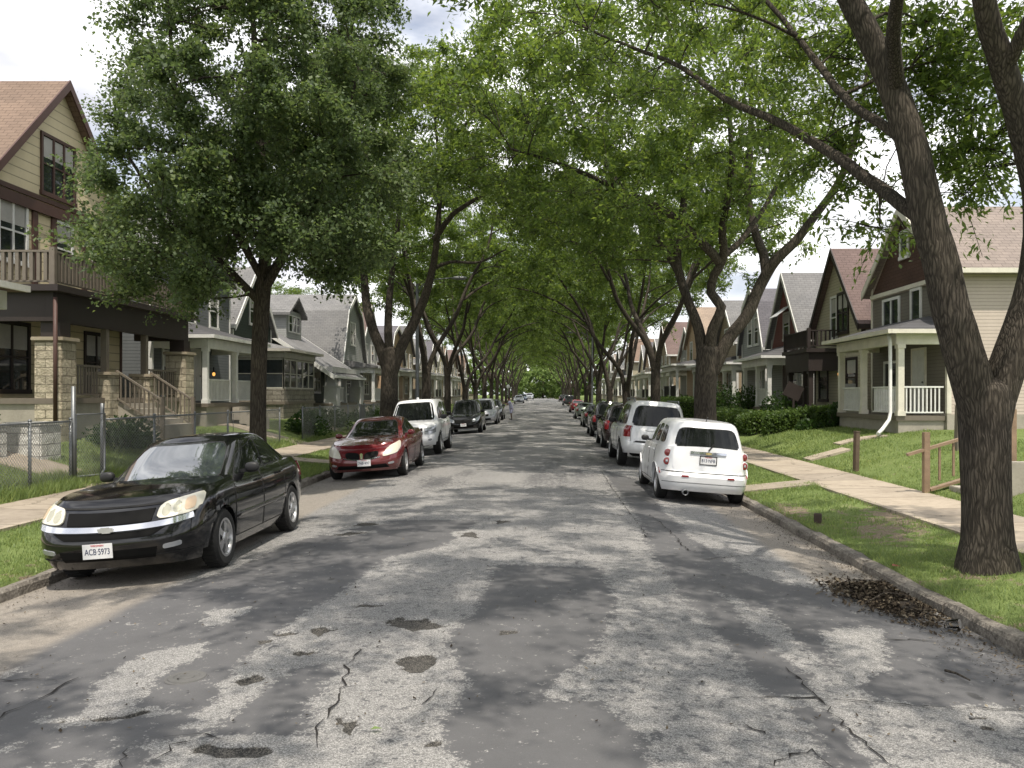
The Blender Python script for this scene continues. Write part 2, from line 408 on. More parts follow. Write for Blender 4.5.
def vis1(p):
    if p[1] < 3.0: return p[2] > 7.2
    px = VX+p[0]*F/p[1]; py = VY-(p[2]-HC)*F/p[1]
    if p[2] < 5.4: return False
    if px > 880: return py < 35
    return py < 90-.1*(px-500)
cl1 = ellipsoid_clumps(rng, [((2.2, 7.5, 9.6), (6.2, 6.6, 3.4), 1), ((.6, 8.5, 8.8), (3.4, 5.0, 2.4), .25), ((2.2, 2.6, 9.8), (6.6, 4.2, 3.0), .75)], 190, .8, vis1)
extra = np.array([at(x, y, d*K1) for x, y, d in [(840,150,10.6),(770,130,11.3),(725,110,12),(690,80,12.4),(650,90,12.8),(610,60,13),(580,75,13.4),(560,30,13.5),(800,60,10.9),(745,20,11.3),(850,60,10.2),
                                            (972,150,9.6),(990,60,9.4),(955,110,10.2),(905,70,10.2),(940,60,9.8),(925,25,9.5),(870,20,10),(700,30,12),(660,20,12.4),(620,100,13.2),(530,60,13.4),(500,20,13),(880,228,10.6),(858,185,10.6),(985,170,9.4),(962,195,9.6),(975,110,9.8),(1000,130,9.2),(945,160,10.2),(930,95,10.4),(965,40,9.9),(985,20,9.6),(1005,75,9.2),(920,130,10.6),(840,95,10.8),(870,120,10.6),(815,165,11),(850,35,10.6),(950,75,10.6)]])
make_tree('thick trunked tree forking low beside the leaf pile and sidewalk', base, rng, limbs, np.vstack([cl1, extra]), KERBTREES, per=520, twigs=12, leaf=(.11, .042), crad=(.5, .95), droop=.1, k=20, flat=.42)

# --- the twisted tree behind the two white cars
D2 = 24.1; base = (4.62, D2, .12)
def P2(*q): return [at(x, y, D2+(d if d else 0)) for x, y, d in q]
limbs = [
    (np.array([[4.62, D2, .05], [4.62, D2, .9], [4.6, D2, 1.9], at(708, 350, D2)]), .33, .31),
    (P2((712, 372, 0), (728, 339, 0), (746, 316, 0), (761, 282, 0), (775, 260, -.2), (793, 243, -.3), (815, 215, -.5), (842, 174, -.8), (858, 120, -1), (870, 40, -1)), .20, .045),
    (P2((704, 372, 0), (699, 334, 0), (689, 305, .2), (679, 277, .4), (676, 250, .6), (682, 200, .9), (690, 130, 1.2), (700, 40, 1.4)), .165, .045),
    (P2((709, 360, 0), (711, 335, -.2), (715, 322, -.3), (721, 306, -.3), (711, 292, -.3), (714, 274, -.4), (723, 258, -.6), (722, 225, -1), (730, 170, -1.5), (725, 80, -2)), .17, .05),
    (P2((766, 272, 0), (763, 253, .2), (757, 238, .4), (748, 190, .8), (752, 110, 1.3), (745, 30, 1.8)), .14, .04),
    (P2((719, 262, -.6), (704, 246, -.8), (670, 215, -1.2), (620, 190, -1.8), (560, 165, -2.2), (510, 150, -2.4)), .13, .03),
    (P2((724, 256, -.5), (746, 235, -.2), (775, 190, .4), (800, 130, 1)), .10, .03),
    (P2((680, 275, .4), (655, 235, .8), (615, 180, 1.4), (580, 120, 2.2), (560, 60, 3)), .11, .03),
]
rng = np.random.default_rng(5)
def vis2(p):
    px = VX+p[0]*F/p[1]; py = VY-(p[2]-HC)*F/p[1]
    lim = np.interp(px, [380, 440, 520, 600, 700, 760, 800, 850, 870], [150, 190, 240, 262, 262, 205, 170, 150, 60])
    return py < lim
cl2 = ellipsoid_clumps(rng, [((3.1, 24, 9.8), (6.4, 6.3, 4.4), 1), ((.6, 23, 8.4), (5.2, 5, 2.8), .45)], 250, .74, vis2)
make_tree('twisted multi stemmed tree behind the white boxy wagon', base, rng, limbs, cl2, KERBTREES, per=380, twigs=11, leaf=(.15, .062), crad=(.6, 1.1), droop=.08, k=16, flat=.4)
# --- the round maple by the fence
D3 = 18.8; base = (-6.3, D3, .12)
limbs = [(np.array([[-6.3, D3, .05], [-6.3, D3, 1.5], [-6.28, D3, 3.], [-6.2, D3, 4.4]]), .185, .17),
    ([(-6.2, D3, 4.2), (-6.1, D3-.1, 5.6), (-6.3, D3+.2, 7.5), (-6.4, D3, 10), (-6.5, D3, 12.2)], .15, .03),
    ([(-6.25, D3, 4.), (-7., D3-.5, 4.9), (-8.0, D3-.9, 6.0), (-8.6, D3-1.1, 6.9)], .10, .03),
    ([(-6.2, D3, 4.2), (-5.4, D3-.6, 5.2), (-4.4, D3-1.2, 6.8), (-3.8, D3-1.4, 8.6)], .10, .03),
    ([(-6.2, D3, 4.4), (-6.5, D3+1., 5.5), (-7.3, D3+2.2, 7.2), (-7.8, D3+2.6, 9.4)], .10, .03),
    ([(-6.2, D3, 4.4), (-5.8, D3+1., 5.6), (-5., D3+2.2, 7.4), (-4.6, D3+2.6, 9.6)], .10, .03),
    ([(-6.2, D3, 4.5), (-6.6, D3-1.2, 5.8), (-7, D3-2.6, 7.6), (-7, D3-3, 9.6)], .09, .03)]
rng = np.random.default_rng(21)
def vis3(p):
    px = VX+p[0]*F/p[1]; py = VY-(p[2]-HC)*F/p[1]
    lo = np.interp(px, [50, 75, 120, 190, 230, 290, 330, 370, 415], [225, 290, 315, 318, 250, 265, 290, 305, 235])
    if py > lo-12: return False
    if px < np.interp(py, [0, 60, 100, 140, 200, 300], [134, 108, 108, 88, 92, 92]): return False
    if px > np.interp(py, [0, 100, 190, 290], [392, 398, 410, 362]): return False
    return True
cl3 = ellipsoid_clumps(rng, [((-6.6, D3, 8.2), (4.1, 4.0, 4.9), 1), ((-7.4, D3-.6, 5.5), (3.0, 3.0, 2.0), .2), ((-5.2, D3-.4, 5.9), (2.6, 2.8, 2.2), .16)], 270, .55, vis3)
make_tree('full round crowned maple with slim straight trunk beside the chain link fence', base, rng, limbs, cl3, KERBTREES, LMAP, BARKM, per=820, twigs=15, leaf=(.085, .062), crad=(.42, .92), k=12, flat=.6)
# --- the vase shaped tree behind it
D4 = 33.; base = (-6.0, D4, .12)
def P4(*q): return [at(x, y, D4+d) for x, y, d in q]
limbs = [(np.array([[-6.0, D4, .05], [-6.0, D4, 1.2], [-5.97, D4, 2.3], at(390, 352, D4)]), .36, .32),
    (P4((389, 372, 0), (381, 348, 0), (371, 320, 0), (366, 290, .3), (362, 240, .5), (355, 160, 1)), .24, .03),
    (P4((392, 372, 0), (402, 345, 0), (416, 318, 0), (428, 285, -.4), (436, 235, -.8), (437, 170, -1), (432, 110, -1.4)), .24, .03),
    (P4((390, 360, 0), (388, 325, .2), (392, 280, .5), (400, 220, 1), (405, 140, 1.6)), .18, .03),
    (P4((434, 240, -.8), (452, 215, -1.2), (478, 198, -1.8), (505, 180, -2.4), (530, 150, -3)), .12, .03),
    (P4((437, 180, -1), (455, 140, -.6), (480, 100, 0), (500, 50, .5)), .10, .03),
    (P4((430, 270, -.4), (450, 262, .4), (478, 262, 1.2), (505, 250, 2.2)), .08, .03)]
rng = np.random.default_rng(33)
def vis4(p):
    px = VX+p[0]*F/p[1]; py = VY-(p[2]-HC)*F/p[1]
    lim = np.interp(px, [250, 340, 400, 430, 470, 520, 560], [285, 265, 205, 185, 180, 225, 220])
    return py < lim
cl4 = ellipsoid_clumps(rng, [((-5.2, D4, 10.6), (6.4, 6.2, 4.4), 1), ((-2.6, D4-1, 8.8), (4.5, 4.5, 2.6), .4)], 255, .76, vis4)
make_tree('vase shaped tree with thick fork behind the red car', base, rng, limbs, cl4, KERBTREES, per=340, twigs=10, leaf=(.165, .07), crad=(.65, 1.1), droop=.05, k=14, flat=.45)
# --- the rest of the avenue: three kinds of the same species, copied along both kerbs
def locust_variant(seed, lean):
    rng = np.random.default_rng(seed); th = rng.uniform(2.1, 3.4); r0 = rng.uniform(.20, .27)
    limbs = [(np.array([[0, 0, -.1], [.02, 0, th*.5], [.05, .03, th]]), r0, r0*.92)]
    nl = 3+seed % 2; a0 = rng.uniform(0, 6.28)
    for i in range(nl):
        a = a0+2*PI*i/nl+rng.uniform(-.3, .3); d = np.array([math.cos(a), math.sin(a), 0]); s = np.array([-d[1], d[0], 0])*rng.uniform(-.5, .5)
        rr = rng.uniform(2.2, 4.6)
        limbs.append(([np.array([.05, .03, th-.35])+d*.06, d*.45+[0, 0, th+.9]+s*.2, d*rr*.4+[0, 0, th+2.6]+s*.9, d*rr*.62+[0, 0, th+4.4]+s*.6, d*rr*.9+[0, 0, th+6.3]+s, d*rr+[0, 0, th+8.4]+s], r0*.58, .04))
        p = d*rr*.55+np.array([0, 0, th+3.6])+s*.7
        limbs.append(([p, p+d*1.3+[0, 0, .9]-s, p+d*2.9+[0, 0, 1.5]-s*1.5, p+d*4.2+[0, 0, 1.7]-s*2], r0*.3, .025))
    def ok(p):
        r = math.hypot(p[0], p[1]); return p[2] > 9.2-.33*r and p[2] < 13.6
    cl = ellipsoid_clumps(rng, [((lean, 0, 9.6), (6.6, 6.6, 4.2), 1)], 158, .92, ok)
    return tree_meshes(rng, limbs, cl, per=230, twigs=9, leaf=(.2, .09), crad=(.7, 1.2), droop=.08, k=10, flat=.42)
VARI = []
for sd in (101, 102, 103, 104):
    a, b, c, d = locust_variant(sd, .3)
    VARI.append((np_mesh('trunk', a, b, BARK, True), np_mesh('crown', c, d, LLOC, False)))
def avenue_tree(vi, x, y, rz, s, label, group=KERBTREES):
    t = thing('street_tree', label, 'tree', (x, y, .1+gz(y)), rz, group); t.scale = (s, s, s)
    link('trunk', VARI[vi][0], t); link('crown', VARI[vi][1], t); return t
rnd = random.Random(4)
AV = [  # x, y, variant, turn, size, label
    (4.75, 36.0, 0, .4, .95, 'leaning tree beside the white SUV with the roof rails'), (4.7, 47.5, 1, 2.2, 1.0, 'tree beside the black SUV parked ahead of the maroon one'),
    (4.6, 58.5, 2, 4.1, .98, 'tree beside the dark green parked car'), (4.6, 70, 3, 1.3, 1.0, 'tree next to the rear of the pale green sedan'),
    (4.6, 81.5, 0, 3.0, 1.02, 'tree standing between the pale green and the red parked sedans'), (4.7, 93, 1, 5.2, 1.0, 'tree beside the red parked sedan far along the kerb'),
    (-6.0, 43.5, 3, .9, 1.0, 'tree beside the street lamp behind the white police style SUV'), (-6.05, 54, 0, 3.7, 1.0, 'tree beside the silver minivan'),
    (-6.0, 65, 1, 5.5, 1.0, 'tree beside the person in lavender leaning on a car'), (-6.0, 76, 2, 2.0, 1.0, 'first tree past the person in lavender'),
    (-6.0, 87, 3, 4.6, 1.02, 'second tree past the person in lavender'), (-6.0, 98.5, 0, .2, 1.0, 'third tree past the person in lavender')]
for x, y, v, rz, s, lb in AV: avenue_tree(v, x, y, rz, s, lb)
i = 0
for y in range(110, 205, 15):
    for x in (4.7, -6.0):
        if y > 100: avenue_tree(rnd.randrange(4), x+rnd.uniform(-.15, .15), y+rnd.uniform(-1.5, 1.5), rnd.uniform(0, 6.28), rnd.uniform(.92, 1.08),
                    'distant street tree where the leafy tunnel closes over the road', 'distant trees at the end of the leafy tunnel')
# trees that stand behind the photographer and shade the foreground
for k, (x, y) in enumerate([(4.8, -7.5), (4.8, -19), (-6, -26)]):
    avenue_tree((1, 0, 2, 3)[k], x, y, 1.1+k, 1.0, 'street tree standing behind the photographer and shading the nearest asphalt', 'trees behind the photographer')
# back yard trees between and behind the houses
BACK = [(-30, 40, 1, 1.0, 'back yard tree behind the gray bungalow roofs'), (-31, 66, 2, 1.05, 'back yard tree farther along behind the gambrel house'), (-29, 92, 0, 1., 'back yard tree behind the far houses opposite the hedge'),
        (31, 50, 3, .85, 'back yard tree behind the gabled house with striped awning'), (30, 74, 1, .95, 'back yard tree behind the peach coloured house'), (30, 98, 2, 1., 'back yard tree behind the far houses past the hedges')]
for x, y, v, s, lb in BACK: avenue_tree(v, x, y, x*.7, s, lb, 'back yard trees')
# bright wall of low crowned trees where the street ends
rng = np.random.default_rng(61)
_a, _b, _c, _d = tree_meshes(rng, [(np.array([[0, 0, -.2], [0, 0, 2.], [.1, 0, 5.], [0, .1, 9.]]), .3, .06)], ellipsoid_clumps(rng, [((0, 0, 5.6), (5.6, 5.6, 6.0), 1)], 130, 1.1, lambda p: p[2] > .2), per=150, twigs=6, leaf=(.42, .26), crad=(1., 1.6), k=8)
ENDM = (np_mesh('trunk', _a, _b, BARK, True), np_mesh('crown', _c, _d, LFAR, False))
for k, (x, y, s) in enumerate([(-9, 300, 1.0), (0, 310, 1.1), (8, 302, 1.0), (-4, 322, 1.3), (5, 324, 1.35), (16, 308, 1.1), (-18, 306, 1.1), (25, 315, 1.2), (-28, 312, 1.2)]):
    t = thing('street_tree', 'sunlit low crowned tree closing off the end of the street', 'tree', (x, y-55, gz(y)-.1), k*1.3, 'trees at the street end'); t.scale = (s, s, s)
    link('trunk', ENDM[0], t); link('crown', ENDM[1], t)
# ================================================================ setting
XL, XR = -5.62, 3.93
def prof(x):
    """height of the land across the street"""
    if x > 0: return float(np.interp(x, [0, 4.07, 4.08, 5.55, 7.15, 7.6, 9.2, 11.2, 14, 400], [-.45, -.45, -.08, .06, .09, .22, .64, .88, .95, 1.0]))
    return float(np.interp(-x, [0, 5.76, 5.77, 7.45, 9.05, 9.4, 10.3, 11.6, 14, 400], [-.45, -.45, -.08, .05, .08, .17, .4, .78, .95, 1.0]))
GRASSG = NT('lawn_ground'); p = GRASSG.pos()
n = GRASSG.noise(p, .5, 5); n2 = GRASSG.noise(p, 5, 4); n3 = GRASSG.noise(p, 45, 3)
f = GRASSG.math('MULTIPLY_ADD', n3, .35, GRASSG.math('MULTIPLY_ADD', n2, .35, GRASSG.math('MULTIPLY', n, .3)))
gcol = GRASSG.ramp(f, [(.32, (.09, .125, .04)), (.5, (.17, .225, .075)), (.64, (.22, .265, .10)), (.78, (.30, .28, .16))])
d = GRASSG.attr('dirt'); dm = GRASSG.smooth(GRASSG.math('ADD', d, GRASSG.math('MULTIPLY', GRASSG.math('SUBTRACT', n2, .5), 2.2)), .3, .6)
dcol = GRASSG.ramp(n3, [(.3, (.16, .125, .09)), (.7, (.33, .27, .2))])
GRASSG.set(GRASSG.mix(dm, gcol, dcol), .95, 0, .1); GRASSG.bump(GRASSG.math('ADD', n3, n2), .8, .06)
xs = np.array(sorted(set([-400, -150, -60, -30] + list(np.arange(-20, -5.9, .5)) + [-14,-11.6,-10.3,-9.4,-9.05,-7.45,-5.775,-5.755, -5.0, 3.4, 4.065, 4.085,4.3,4.7,5.1,5.55,7.15,7.35,7.6] + list(np.arange(8, 20.1, .5)) + [30, 60, 150, 400])))
ys = np.concatenate([[-60, -30], np.arange(-10, 40, .5), np.arange(40, 240, 5), [260, 300, 360, 500, 900]])
X, Y = np.meshgrid(xs, ys); Z = np.array([[prof(x) for x in xs]]*len(ys))+np.array([gz(y) for y in ys])[:, None]
w = (np.abs(X) > 4.25) & ((X > 0) | (X < -5.9)) & (np.abs(X-6.37) > .95) & (np.abs(X+8.25) > .95)
Z = Z+w*(fbm(X*1.1, Y*1.1)-.47)*.10
nx = len(xs); i = np.arange(len(ys)-1)[:, None]*nx; j = np.arange(nx-1)[None]
Fq = np.stack([i+j, i+j+1, i+j+1+nx, i+j+nx], -1).reshape(-1, 4)
me = np_mesh('ground', np.stack([X, Y, Z], -1).reshape(-1, 3), Fq, GRASSG.m, True)
dirt = np.zeros(X.shape)
for gx, gy, rx, ry, a in [(4.9, 12.2, .55, 1.1, .62), (4.35, 14.6, .3, 1.0, .5), (4.5, 7.4, .5, .5, .5), (5.4, 13.5, .3, 1.2, .8), (-9.2, 14, .4, 3, .6), (7.6, 14.6, .5, .4, .9), (-6.3, 18.8, .6, .8, .7), (5.0, 9.5, .55, .55, .6), (-5.9, 9, .15, 6, .5), (4.2, 18, .2, 6, .45)]:
    dirt += a*np.exp(-((X-gx)/rx)**2-((Y-gy)/ry)**2)
at_ = me.attributes.new('dirt', 'FLOAT', 'POINT'); at_.data.foreach_set('value', dirt.ravel().astype(np.float32))
tag(link('ground', me), kind='structure')
# ---- road
def poly(pts): return np.array([ground_at(x, y) for x, y in pts])
def inpoly(Pg, X, Y):
    c = np.zeros(X.shape, bool); j = len(Pg)-1
    for i in range(len(Pg)):
        xi, yi = Pg[i]; xj, yj = Pg[j]
        c ^= ((yi > Y) != (yj > Y)) & (X < (xj-xi)*(Y-yi)/(yj-yi+1e-12)+xi); j = i
    return c
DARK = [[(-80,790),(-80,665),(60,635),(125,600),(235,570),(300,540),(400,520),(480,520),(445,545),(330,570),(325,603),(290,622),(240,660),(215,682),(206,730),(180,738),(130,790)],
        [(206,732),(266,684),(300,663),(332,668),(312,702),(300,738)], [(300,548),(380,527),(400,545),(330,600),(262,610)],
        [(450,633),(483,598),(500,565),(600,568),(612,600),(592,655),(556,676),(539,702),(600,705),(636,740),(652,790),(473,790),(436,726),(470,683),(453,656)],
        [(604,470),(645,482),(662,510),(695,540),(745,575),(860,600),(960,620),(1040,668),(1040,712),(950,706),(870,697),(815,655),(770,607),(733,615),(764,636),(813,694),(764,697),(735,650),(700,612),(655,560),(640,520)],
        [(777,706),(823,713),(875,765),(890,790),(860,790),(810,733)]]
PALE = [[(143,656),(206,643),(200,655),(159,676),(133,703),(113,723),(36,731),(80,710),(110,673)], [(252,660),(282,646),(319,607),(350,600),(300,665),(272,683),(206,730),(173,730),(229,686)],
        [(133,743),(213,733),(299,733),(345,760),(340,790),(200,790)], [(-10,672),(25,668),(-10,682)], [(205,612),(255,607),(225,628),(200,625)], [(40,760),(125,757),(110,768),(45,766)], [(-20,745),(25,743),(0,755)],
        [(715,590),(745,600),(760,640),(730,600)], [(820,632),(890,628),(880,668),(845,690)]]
HOLES = [(417,666,.24,.2), (411,621,.23,.18), (222,744,.17,.13), (198,742,.13,.1), (335,722,.04,.2), (90,719,.36,.05), (620,515,.15,.15), (365,524,.28,.25), (352,533,.25,.2), (285,632,.10,.1), (320,628,.12,.12), (262,640,.09,.08),
         (505,632,.14,.12), (420,749,.1,.1), (470,534,.25,.3), (500,520,.2,.25), (246,678,.13,.1), (985,723,.07,.05), (1000,735,.06,.06), (370,607,.2,.12), (300,652,.1,.1)]
def road_attrs(X, Y):
    wx = (fbm(X*1.3+3, Y*1.3)-.47)*.45; wy = (fbm(X*1.3+40, Y*1.3+9)-.47)*.6
    x2, y2 = X+wx, Y+wy
    wx += (fbm(X*9+3, Y*9)-.47)*.14; wy += (fbm(X*9+40, Y*9+9)-.47)*.14; x2, y2 = X+wx, Y+wy
    worn_lit = np.full(X.shape, .66)
    far = np.clip(.52+1.5*(fbm(X*.9, Y*.16+5)-.47)+.5*(fbm(X*2.5+7, Y*.8)-.47)+.12, .1, .85)  # wear farther up the road, raised so its strong sunlight sits in the colour
    b = sstep(16.5, 20, Y); worn_lit = worn_lit*(1-b)+far*b
    for P in DARK: worn_lit = np.where(inpoly(poly(P), x2*.35+X*.65, y2*.35+Y*.65), .18, worn_lit)
    for P in PALE: worn_lit = np.where(inpoly(poly(P), x2*.35+X*.65, y2*.35+Y*.65), .80, worn_lit)
    if X.shape[0] > 300:
        k = np.ones(5)/5
        for _ in range(1):
            worn_lit = np.apply_along_axis(lambda q: np.convolve(np.pad(q, 2, 'edge'), k, 'valid'), 0, worn_lit); worn_lit = np.apply_along_axis(lambda q: np.convolve(np.pad(q, 2, 'edge'), k, 'valid'), 1, worn_lit)
    worn_lit = np.where(Y < 4.3, .2+.6*sstep(-.4, .4, np.sin(X*1.7)), worn_lit)
    hole = np.zeros(X.shape)
    for px, py, rx, ry in HOLES:
        gx, gy = ground_at(px, py); dd = np.sqrt(((x2-gx)/(rx*.88))**2+((y2-gy)/(ry*.88))**2)+(fbm(X*7+px, Y*7)-.47)*1.2+(fbm(X*22+px, Y*22)-.47)*.6
        hole = np.maximum(hole, 1-sstep(.75, 1.05, dd))
        worn_lit = np.maximum(worn_lit, .9*(1-sstep(1.0, 1.7, dd))*(rx > .16))
    gut = np.maximum(sstep(XL+1.75, XL+1.5, X+wx*.3)*sstep(30, 14, Y)*(1-.0*Y), sstep(XR-.95, XR-.7, X+wx*.5)*sstep(8.7, 9.5, Y)*sstep(21, 15, Y))
    return worn_lit, hole, gut
def crown(X): return .0*X
def road_grid(xs, ys):
    X, Y = np.meshgrid(xs, ys); w, h, g = road_attrs(X, Y)
    Z = np.array([gz(y) for y in ys])[:, None]+road_z(X)-.035*h+(fbm(X*.8+2, Y*.5)-.47)*.012
    return X, Y, Z, w, h, g
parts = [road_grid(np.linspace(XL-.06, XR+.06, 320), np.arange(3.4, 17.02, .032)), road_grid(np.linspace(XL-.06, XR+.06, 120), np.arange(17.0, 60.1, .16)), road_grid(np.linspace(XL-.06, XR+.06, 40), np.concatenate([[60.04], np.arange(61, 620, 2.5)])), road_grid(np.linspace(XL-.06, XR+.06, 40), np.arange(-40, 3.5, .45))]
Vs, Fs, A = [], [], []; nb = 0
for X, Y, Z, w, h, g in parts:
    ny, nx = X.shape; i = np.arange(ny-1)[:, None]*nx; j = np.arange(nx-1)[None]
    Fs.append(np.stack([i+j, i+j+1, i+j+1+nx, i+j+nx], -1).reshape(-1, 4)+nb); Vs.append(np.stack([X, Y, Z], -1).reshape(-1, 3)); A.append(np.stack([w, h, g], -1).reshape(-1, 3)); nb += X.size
nroad = sum(len(f) for f in Fs)
# cracks: jagged tar-black slits lying just above the asphalt
CR = [[(313,746),(322,728),(335,705),(343,682),(356,655),(358,650)], [(0,682),(35,681),(60,681)], [(0,719),(20,708),(45,697),(70,680)], [(730,699),(790,698),(860,702),(940,708),(1023,712)], [(785,668),(820,700),(850,730),(880,757),(900,772)],
      [(770,768),(790,755),(812,752),(830,768)], [(735,720),(755,729),(770,735)], [(425,705),(432,697),(438,690)], [(150,762),(170,747),(190,741)], [(165,740),(200,735),(225,742)],
      [(650,515),(668,530),(690,552)], [(560,505),(600,503),(660,506)], [(290,520),(380,514),(470,512),(540,514)], [(700,560),(760,556),(830,560)], [(300,486),(400,484),(520,483)], [(880,640),(930,642),(1000,655)], [(120,768),(125,758),(132,750)], [(600,470),(620,500),(650,540)]]
rc = np.random.default_rng(3); CV, CF = [], []
for c in CR:
    P = np.array([ground_at(*q) for q in c]); Q = catmull(np.c_[P, np.zeros(len(P))], .07)[:, :2]
    if len(Q) < 3: continue
    Q += rc.normal(0, .018, Q.shape); T = np.gradient(Q, axis=0); T /= np.linalg.norm(T, axis=1)[:, None]+1e-9; Nn = np.c_[-T[:, 1], T[:, 0]]
    wv = np.abs(rc.normal(.002, .0045, len(Q)))[:, None]+.001; wv[0] = wv[-1] = .002
    a, b = Q-Nn*wv, Q+Nn*wv; k = nb+len(CV); m = len(Q)
    for q in range(m): CV += [(a[q, 0], a[q, 1], .010+road_z(a[q, 0])), (b[q, 0], b[q, 1], .010+road_z(b[q, 0]))]
    for q in range(m-1): CF.append((k+2*q, k+2*q+1, k+2*q+3, k+2*q+2))
V = np.concatenate(Vs+[np.array(CV)]); Fq = np.concatenate(Fs+[np.array(CF)]); A = np.concatenate(A+[np.zeros((len(CV), 3))])
RD = NT('asphalt'); p = RD.pos()
n1 = RD.noise(p, 2.2, 6, .65); n2 = RD.noise(p, 11, 8, .72); n3 = RD.noise(p, 120, 3, .7); bigv = RD.noise(RD.map(p, (1, .25, 1)), .8, 4)
flk = RD.math('SUBTRACT', RD.sep(RD.voro(p, 26, 'F1', 'Color'))[1], .5); fl2 = RD.math('SUBTRACT', RD.sep(RD.voro(p, 60, 'F1', 'Color'))[2], .5)
wv = RD.math('ADD', RD.math('MULTIPLY_ADD', flk, .2, RD.math('MULTIPLY_ADD', fl2, .2, RD.attr('worn_lit'))), RD.math('ADD', RD.math('MULTIPLY', RD.math('SUBTRACT', n1, .5), .35), RD.math('MULTIPLY', RD.math('SUBTRACT', n2, .5), 1.9)))
mask = RD.smooth(wv, .40, .56)
cell = RD.voro(p, 165, 'F1', 'Color'); cv = RD.sep(cell)[0]
ag = RD.ramp(RD.math('MULTIPLY_ADD', cv, .55, RD.math('MULTIPLY', n3, .45)), [(.15, (.08, .08, .082)), (.42, (.215, .212, .209)), (.62, (.31, .305, .30)), (.85, (.52, .51, .50))])
ag = RD.mix(1., ag, RD.ramp(bigv, [(.3, (.86, .86, .86)), (.7, (1.1, 1.09, 1.07))]), 'MULTIPLY')
dk = RD.ramp(RD.math('MULTIPLY_ADD', n3, .5, RD.math('MULTIPLY', n1, .5)), [(.3, (.085, .085, .089)), (.7, (.13, .129, .133))])
spot = RD.smooth(RD.voro(RD.map(p, (1, .55, 1)), 1.5), .085, .045); dk = RD.mix(RD.math('MULTIPLY', spot, .6), dk, (.03, .03, .03))
col = RD.mix(mask, dk, ag)
gc = RD.ramp(RD.math('MULTIPLY_ADD', cv, .4, RD.math('MULTIPLY', n2, .6)), [(.25, (.17, .15, .13)), (.7, (.34, .305, .26))])
col = RD.mix(RD.math('MULTIPLY', RD.attr('gut'), .85), col, gc)
hm = RD.smooth(RD.math('ADD', RD.attr('hole'), RD.math('MULTIPLY', RD.math('SUBTRACT', n2, .5), .5)), .35, .6)
hc = RD.ramp(RD.math('MULTIPLY_ADD', cv, .6, RD.math('MULTIPLY', n2, .4)), [(.3, (.03, .029, .028)), (.55, (.07, .067, .063)), (.8, (.17, .158, .14))])
col = RD.mix(hm, col, hc)
RD.set(col, RD.mix(mask, (.72, .72, .72), (.92, .92, .92)), 0, .25)
RD.bump(RD.math('ADD', RD.math('MULTIPLY', RD.math('ADD', cv, n3), RD.math('MULTIPLY_ADD', mask, .8, .2)), RD.math('MULTIPLY', mask, -.8)), .5, .012)
CRK = NT('crack_black'); CRK.set((.03, .028, .027), .95, 0, .1)
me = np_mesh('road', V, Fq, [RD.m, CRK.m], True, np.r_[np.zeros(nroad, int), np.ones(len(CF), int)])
for nm, k in (('worn_lit', 0), ('hole', 1), ('gut', 2)):
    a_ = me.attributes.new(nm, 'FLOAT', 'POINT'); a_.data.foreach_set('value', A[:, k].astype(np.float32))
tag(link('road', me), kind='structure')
# ---- kerbs with broken, slightly shifted stones
KM = NT('kerb_concrete'); p = KM.pos(); n = KM.noise(p, 3, 5); n2 = KM.noise(p, 30, 4)
KM.set(KM.ramp(KM.math('MULTIPLY_ADD', n2, .5, KM.math('MULTIPLY', n, .5)), [(.34, (.07, .064, .057)), (.5, (.19, .172, .15)), (.7, (.34, .315, .275))]), .95, 0, .15); KM.bump(KM.math('ADD', n2, n), .8, .04)
rk = random.Random(9)
def kerb(x0, sgn):
    b = MB(); y = -20.
    while y < 420:
        L = rk.uniform(1.3, 2.6) if y < 60 else 8
        dz, dx = rk.uniform(-.018, .012), rk.uniform(-.02, .02); z = gz(y+L/2)+road_z(x0)
        h0, h1 = .13+dz, .135+dz+rk.uniform(-.02, .02)
        X0, X1 = x0+dx, x0+dx+sgn*.165
        # chamfered stone, its two ends at slightly different heights
        def sec(yy, h): return [(X0-.0*sgn, yy, z-.12), (X0+.01*sgn, yy, z+h-.035), (X0+.04*sgn, yy, z+h), (X1, yy, z+h+.006), (X1, yy, z-.12)]
        m = 6 if y < 40 else 1; rows = []
        for q in range(m+1):
            t = q/m; jx = rk.uniform(-.012, .012) if 0 < q < m else 0; rows.append([(a+jx, b_, c+rk.uniform(-.014, .012)) for a, b_, c in sec(y+.012+(L-.024)*t, h0*(1-t)+h1*t)])
        vs = [v for r_ in rows for v in r_]; fs = []
        for q in range(m):
            for e in range(4): fs.append([5*q+e, 5*q+e+1, 5*q+5+e+1, 5*q+5+e])
        fs += [[0, 1, 2, 3, 4], [5*m+4, 5*m+3, 5*m+2, 5*m+1, 5*m]]
        b.add(vs, fs); y += L
    tag(b.build('kerb', KM.m), kind='structure')
kerb(XR, 1); kerb(XL, -1)
